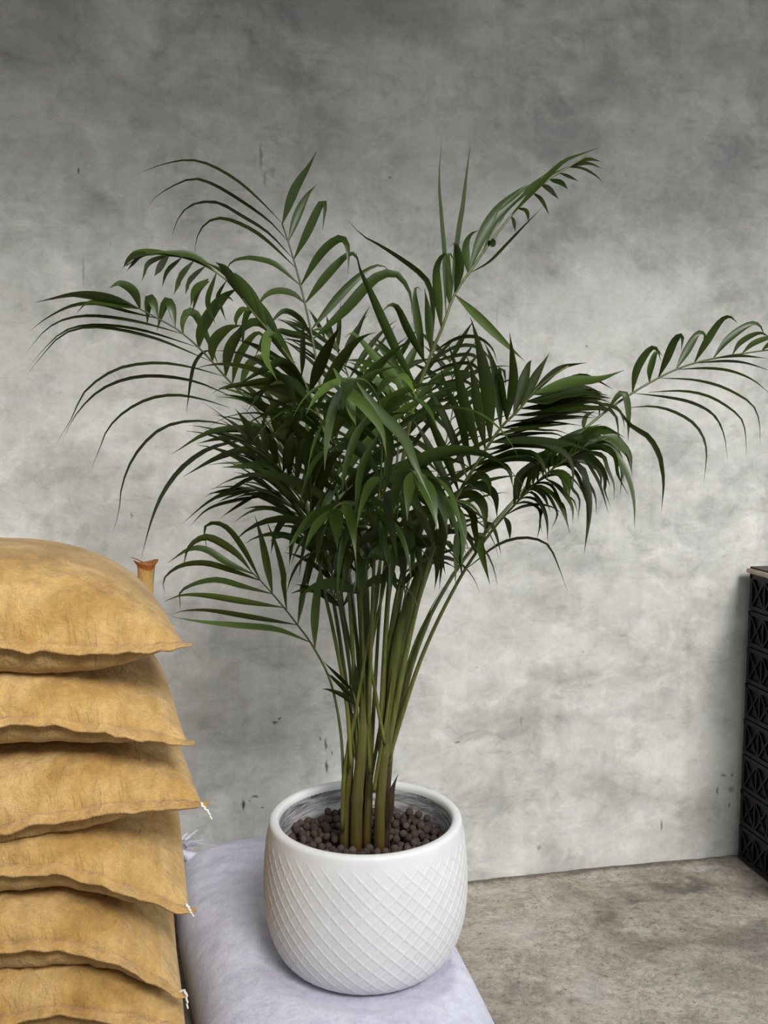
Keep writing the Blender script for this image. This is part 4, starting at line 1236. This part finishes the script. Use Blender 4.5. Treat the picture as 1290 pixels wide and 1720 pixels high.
traced(fn, [([(470, 790), (450, 735), (425, 722), (353, 726), (288, 763)], 13), ([(455, 770), (434, 745), (386, 735), (330, 745)], 12), ([(480, 800), (430, 757), (369, 768), (307, 801)], 12), ([(485, 805), (450, 780), (415, 783), (372, 785)], 14)], M_LEAF)
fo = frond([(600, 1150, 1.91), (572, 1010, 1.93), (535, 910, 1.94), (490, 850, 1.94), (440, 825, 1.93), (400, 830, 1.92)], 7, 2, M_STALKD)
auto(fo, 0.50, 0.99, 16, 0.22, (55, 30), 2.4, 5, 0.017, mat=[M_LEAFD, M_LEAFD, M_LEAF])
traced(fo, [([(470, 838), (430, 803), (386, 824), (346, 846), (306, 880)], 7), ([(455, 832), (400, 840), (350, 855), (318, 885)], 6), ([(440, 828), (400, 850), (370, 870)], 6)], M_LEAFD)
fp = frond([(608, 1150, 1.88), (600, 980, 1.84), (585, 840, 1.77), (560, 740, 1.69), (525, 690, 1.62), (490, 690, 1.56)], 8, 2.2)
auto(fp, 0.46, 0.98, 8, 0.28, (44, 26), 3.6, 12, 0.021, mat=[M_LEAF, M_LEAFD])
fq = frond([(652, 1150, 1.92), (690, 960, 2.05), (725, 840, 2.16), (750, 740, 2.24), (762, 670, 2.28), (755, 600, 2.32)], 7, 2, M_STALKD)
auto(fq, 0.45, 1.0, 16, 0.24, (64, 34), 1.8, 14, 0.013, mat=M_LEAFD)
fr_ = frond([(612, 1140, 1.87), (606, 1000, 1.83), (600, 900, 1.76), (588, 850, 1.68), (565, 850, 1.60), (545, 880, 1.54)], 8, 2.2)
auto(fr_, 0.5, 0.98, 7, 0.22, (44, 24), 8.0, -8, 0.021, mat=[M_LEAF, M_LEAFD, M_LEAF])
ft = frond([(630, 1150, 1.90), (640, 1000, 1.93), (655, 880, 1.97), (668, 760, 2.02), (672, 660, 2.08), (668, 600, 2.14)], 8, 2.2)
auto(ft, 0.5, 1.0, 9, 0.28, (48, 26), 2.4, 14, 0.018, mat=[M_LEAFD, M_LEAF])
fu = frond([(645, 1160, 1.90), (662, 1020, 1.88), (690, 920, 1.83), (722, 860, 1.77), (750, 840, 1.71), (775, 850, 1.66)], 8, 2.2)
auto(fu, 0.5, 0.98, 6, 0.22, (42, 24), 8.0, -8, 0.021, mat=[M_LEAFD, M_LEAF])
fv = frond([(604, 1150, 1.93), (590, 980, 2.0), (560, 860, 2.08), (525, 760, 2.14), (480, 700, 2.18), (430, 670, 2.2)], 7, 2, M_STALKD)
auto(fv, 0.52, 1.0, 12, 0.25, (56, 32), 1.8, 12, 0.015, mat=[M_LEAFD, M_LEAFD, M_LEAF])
traced(fk, [([(560, 618), (582, 652), (614, 683), (641, 722), (649, 766)], 19, -0.1, M_LEAFL), ([(600, 640), (637, 692), (677, 734), (696, 777), (728, 848)], 18, -0.1), ([(575, 650), (590, 691), (598, 715)], 16, -0.05, M_LEAFL),
    ([(655, 715), (677, 738), (690, 781), (698, 815)], 11), ([(625, 690), (600, 730), (580, 790), (575, 830)], 13), ([(640, 700), (655, 740), (650, 800), (640, 850)], 14, -0.1, M_LEAFD), ([(590, 645), (560, 680), (548, 740), (545, 790)], 14), ([(640, 720), (610, 780), (600, 840), (598, 880)], 12)], M_LEAF)
traced(fp, [([(520, 690), (505, 700), (477, 715), (457, 738)], 10), ([(540, 700), (480, 652), (433, 660), (414, 683)], 9), ([(535, 700), (520, 740), (518, 800), (522, 850)], 13), ([(500, 690), (480, 640), (455, 640), (430, 680)], 12), ([(560, 735), (600, 745), (630, 790), (640, 830)], 12)], M_LEAFD)
traced(fv, [([(455, 665), (470, 715), (482, 750), (494, 786)], 26, 0.02)], M_LEAFD)
traced(fm, [([(668, 850), (645, 880), (645, 911), (653, 954)], 16), ([(672, 830), (680, 860), (690, 911), (697, 962)], 17), ([(680, 800), (700, 850), (724, 903), (733, 932)], 16), ([(664, 870), (636, 860), (631, 903), (626, 950)], 14), ([(676, 800), (665, 795), (690, 832), (718, 874)], 21, -0.1, M_LEAFD),
    ([(690, 790), (720, 810), (745, 860), (752, 905)], 15), ([(672, 820), (650, 840), (660, 900), (668, 940)], 15, -0.1, M_LEAFD)], M_LEAF)
traced(fr_, [([(588, 850), (551, 866), (512, 883), (480, 925)], 16, -0.1, M_LEAFL), ([(600, 890), (582, 903), (567, 934), (559, 956)], 13), ([(598, 900), (580, 920), (567, 960), (561, 1010)], 13), ([(604, 930), (606, 950), (609, 985), (607, 1010)], 13), ([(590, 860), (620, 870), (640, 910), (648, 950)], 13), ([(575, 850), (545, 880), (535, 920), (530, 955)], 13), ([(600, 900), (620, 930), (626, 960)], 12)], M_LEAF)
traced(fu, [([(722, 860), (700, 900), (705, 945), (712, 985)], 14), ([(735, 850), (745, 890), (742, 930), (748, 965)], 14), ([(700, 900), (680, 910), (676, 950), (680, 1000)], 13), ([(750, 842), (770, 860), (778, 900), (775, 950)], 13, -0.1, M_LEAF),
    ([(712, 880), (728, 900), (735, 950), (730, 990)], 13), ([(690, 915), (660, 920), (648, 960), (640, 1010)], 12, -0.08, M_LEAF), ([(760, 845), (790, 860), (800, 900), (798, 935)], 12)], M_LEAFD)
traced(fo, [([(520, 885), (500, 880), (490, 910), (486, 950)], 11), ([(535, 905), (552, 890), (560, 930), (556, 975)], 13), ([(505, 868), (480, 872), (462, 900), (455, 930)], 11), ([(540, 915), (530, 920), (522, 950), (516, 990)], 12)], M_LEAFD)
traced(fp, [([(588, 850), (570, 860), (556, 900), (552, 940)], 14), ([(592, 890), (606, 880), (618, 920), (615, 970)], 14), ([(580, 810), (555, 830), (540, 870), (535, 910)], 13), ([(585, 830), (610, 840), (630, 880), (634, 925)], 14)], M_LEAF)
# bare stalks among the canes
for pts, w in (([(590, 1290, 1.87), (582, 1180, 1.87), (562, 1070, 1.87), (542, 980, 1.88), (528, 900, 1.9)], 8), ([(575, 1395, 1.885), (578, 1300, 1.88), (594, 1215, 1.87), (612, 1110, 1.86), (630, 1000, 1.85)], 8),
               ([(628, 1330, 1.875), (634, 1290, 1.872), (650, 1200, 1.87), (660, 1120, 1.87)], 7), ([(653, 1285, 1.905), (690, 1130, 1.91), (722, 1040, 1.92), (760, 960, 1.94)], 6), ([(652, 1280, 1.915), (684, 1120, 1.94), (720, 1030, 1.96), (745, 985, 1.97)], 6),
               ([(646, 1250, 1.87), (630, 1160, 1.865), (622, 1100, 1.86), (634, 1000, 1.86), (640, 930, 1.86)], 7), ([(586, 1280, 1.92), (590, 1180, 1.93), (584, 1080, 1.94), (572, 980, 1.95)], 6), ([(622, 1300, 1.88), (617, 1200, 1.88), (622, 1100, 1.87), (650, 960, 1.86)], 7)):
    if pts[-1][0] < 700:                     # on up into the foliage
        (xa, ya, da), (xb, yb, db) = pts[-2], pts[-1]
        f_ = max(0, (yb - 850) / (ya - yb)) if yb < 1110 else 0
        pts = list(pts) + ([(xb + (xb - xa) * f_ * 0.8, yb + (yb - ya) * f_, db)] if f_ > 0.05 else [])
    P = spline([U(*p) for p in pts], 26)
    V, Fc = tube_data(P, [(w * (1 - 0.35 * i / 25)) * (1 - 0.85 * sm(17, 25, i)) * 0.5 * P[i].y / F for i in range(26)], 8)
    link('stalk', into(mesh('stalk', V, Fc)), M_STALK, PALM)

# ---- the 300 largest leaflets are parts of their own, the small inner rest one part
order = sorted(range(len(RIB)), key=lambda i: -RIB[i][4])
single = set(order[:300])
RV, RF, RM = [], [], []
mats = [M_LEAF, M_LEAFD, M_LEAFL]
for i, (fi, V, Fc, m, size, tr) in enumerate(RIB):
    if i in single:
        link('leaflet', into(mesh('leaflet', V, Fc)), m, FR[fi]['o'])
    else:
        b = len(RV)
        RV += V
        for f_ in Fc:
            RF.append(tuple(b + q for q in f_)); RM.append(mats.index(m))
if RV:
    me = into(mesh('inner_leaflets', RV, RF))
    for m in mats: me.materials.append(m)
    me.polygons.foreach_set('material_index', RM)
    tag(link('inner_leaflets', me, None, PALM), kind='stuff')
print('leaflets', len(RIB))

# ------------------------------------------------------------------ crates by the wall
def build_crates():
    M = simple('black_plastic', (0.0055, 0.0055, 0.0065), 0.5, 0.35, var=0.3, vscale=20, bump=0.1, bscale=60)
    MD = simple('dusty_board', (0.42, 0.35, 0.30), 0.8, 0.2, var=0.5, vscale=14, bump=0.3, bscale=40)
    MDark = simple('dark_brown_edge', (0.07, 0.05, 0.045), 0.7, 0.3, var=0.4, vscale=30)
    p0 = on_plane(1233, 1438, Vector((0, 0, 0)), Vector((0, 0, 1)))
    p1 = on_plane(1290, 1472, Vector((0, 0, 0)), Vector((0, 0, 1)))
    d = -E2                                       # along the visible side, towards the viewer
    q = Vector((-d.y, d.x, 0))                    # away from the visible side, to the right
    if q.x < 0: q = -q
    p0 = p0 + d * 0.02
    top = on_plane(1264, 952, p0, E2)
    N = 8
    hgt = (top.z - 0.022) / N
    lean = (top - p0).dot(q) * 0.42
    Ld, Wd = 0.40, 0.30
    names = ['on the floor', 'second from the floor', 'third from the floor', 'fourth from the floor', 'fourth from the top', 'third from the top', 'second from the top', 'uppermost under the dusty board']
    def frame(origin):
        return Matrix(((d.x, q.x, 0, origin.x), (d.y, q.y, 0, origin.y), (0, 0, 1, origin.z), (0, 0, 0, 1)))
    proto = None
    for k in range(N):
        org = p0 + q * (lean * k / (N - 1)) + Vector((0, 0, hgt * k + 0.0035))
        root = empty('plastic_crate', org)
        root.matrix_world = frame(org)
        tag(root, 'black lattice-sided plastic crate, ' + names[k], 'crate', 'black crates stacked against the wall')
        if proto is None:
            proto = []
            h = hgt - 0.001
            # base tray
            bm = bmesh.new(); add_box(bm, Matrix.Translation((Ld / 2, Wd / 2, 0.006)), Ld - 0.01, Wd - 0.01, 0.012)
            proto.append(('base', bm_mesh('base', bm)))
            # upper rim
            bm = bmesh.new()
            for x, y, sx, sy in ((Ld / 2, 0.007, Ld, 0.014), (Ld / 2, Wd - 0.007, Ld, 0.014), (0.007, Wd / 2, 0.014, Wd), (Ld - 0.007, Wd / 2, 0.014, Wd)):
                add_box(bm, Matrix.Translation((x, y, h - 0.007)), sx, sy, 0.013)
            proto.append(('rim', bm_mesh('rim', bm)))
            for axis in (0, 1):
                for far in (0, 1):
                    L = Ld if axis == 0 else Wd
                    bm = bmesh.new()
                    T = Matrix.Identity(4) if axis == 0 else Matrix.Rotation(math.pi / 2, 4, 'Z')
                    off = (0, 0.006 if not far else Wd - 0.006, 0) if axis == 0 else ((0.006 if not far else Ld - 0.006), 0, 0)
                    Mx = Matrix.Translation(off) @ T
                    z0, z1 = 0.010, h - 0.012
                    add_box(bm, Mx @ Matrix.Translation((L / 2, 0.0035 * (1 if not far else -1) * (1 if axis == 0 else -1), (z0 + z1) / 2)), L - 0.02, 0.003, z1 - z0)
                    add_box(bm, Mx @ Matrix.Translation((L / 2, 0, 0.008)), L - 0.002, 0.011, 0.012)
                    for xe in (0.007, L - 0.007): add_box(bm, Mx @ Matrix.Translation((xe, 0, (z0 + z1) / 2)), 0.012, 0.0115, z1 - z0)
                    cells = 6 if axis == 0 else 5
                    cw = (L - 0.02) / cells
                    for c in range(cells):
                        xc = 0.01 + cw * (c + 0.5)
                        for sg in (1, -1):
                            ln = math.hypot(cw, z1 - z0); an = math.atan2(z1 - z0, cw) * sg
                            add_box(bm, Mx @ Matrix.Translation((xc, 0, (z0 + z1) / 2)) @ Matrix.Rotation(-an, 4, 'Y'), ln, 0.010, 0.005)
                        if c: add_box(bm, Mx @ Matrix.Translation((xc - cw / 2, 0, (z0 + z1) / 2)), 0.005, 0.011, z1 - z0)
                    proto.append(('lattice_side', bm_mesh('lattice_side', bm)))
            for _, me in proto: me.materials.append(M)
        for nm, me in proto:
            o = bpy.data.objects.new(nm, me); C.objects.link(o); o.parent = root
    org = p0 + q * lean + Vector((0, 0, hgt * N + 0.004))
    root = empty('board', org); root.matrix_world = frame(org)
    tag(root, 'dusty pale board with a dark top lying on the black crates', 'board')
    bm = bmesh.new(); vs = add_box(bm, Matrix.Translation((Ld / 2 - 0.004, Wd / 2 - 0.004, 0.007)), Ld + 0.006, Wd + 0.012, 0.013)
    bmesh.ops.bevel(bm, geom=bm.edges[:], offset=0.003, segments=2, affect='EDGES')
    link('panel', bm_mesh('panel', bm), MD, root)
    bm = bmesh.new(); add_box(bm, Matrix.Translation((Ld / 2, Wd / 2, 0.0165)), Ld, Wd, 0.006)
    link('facing', bm_mesh('facing', bm), MDark, root)

build_crates()
bpy.context.view_layer.update()
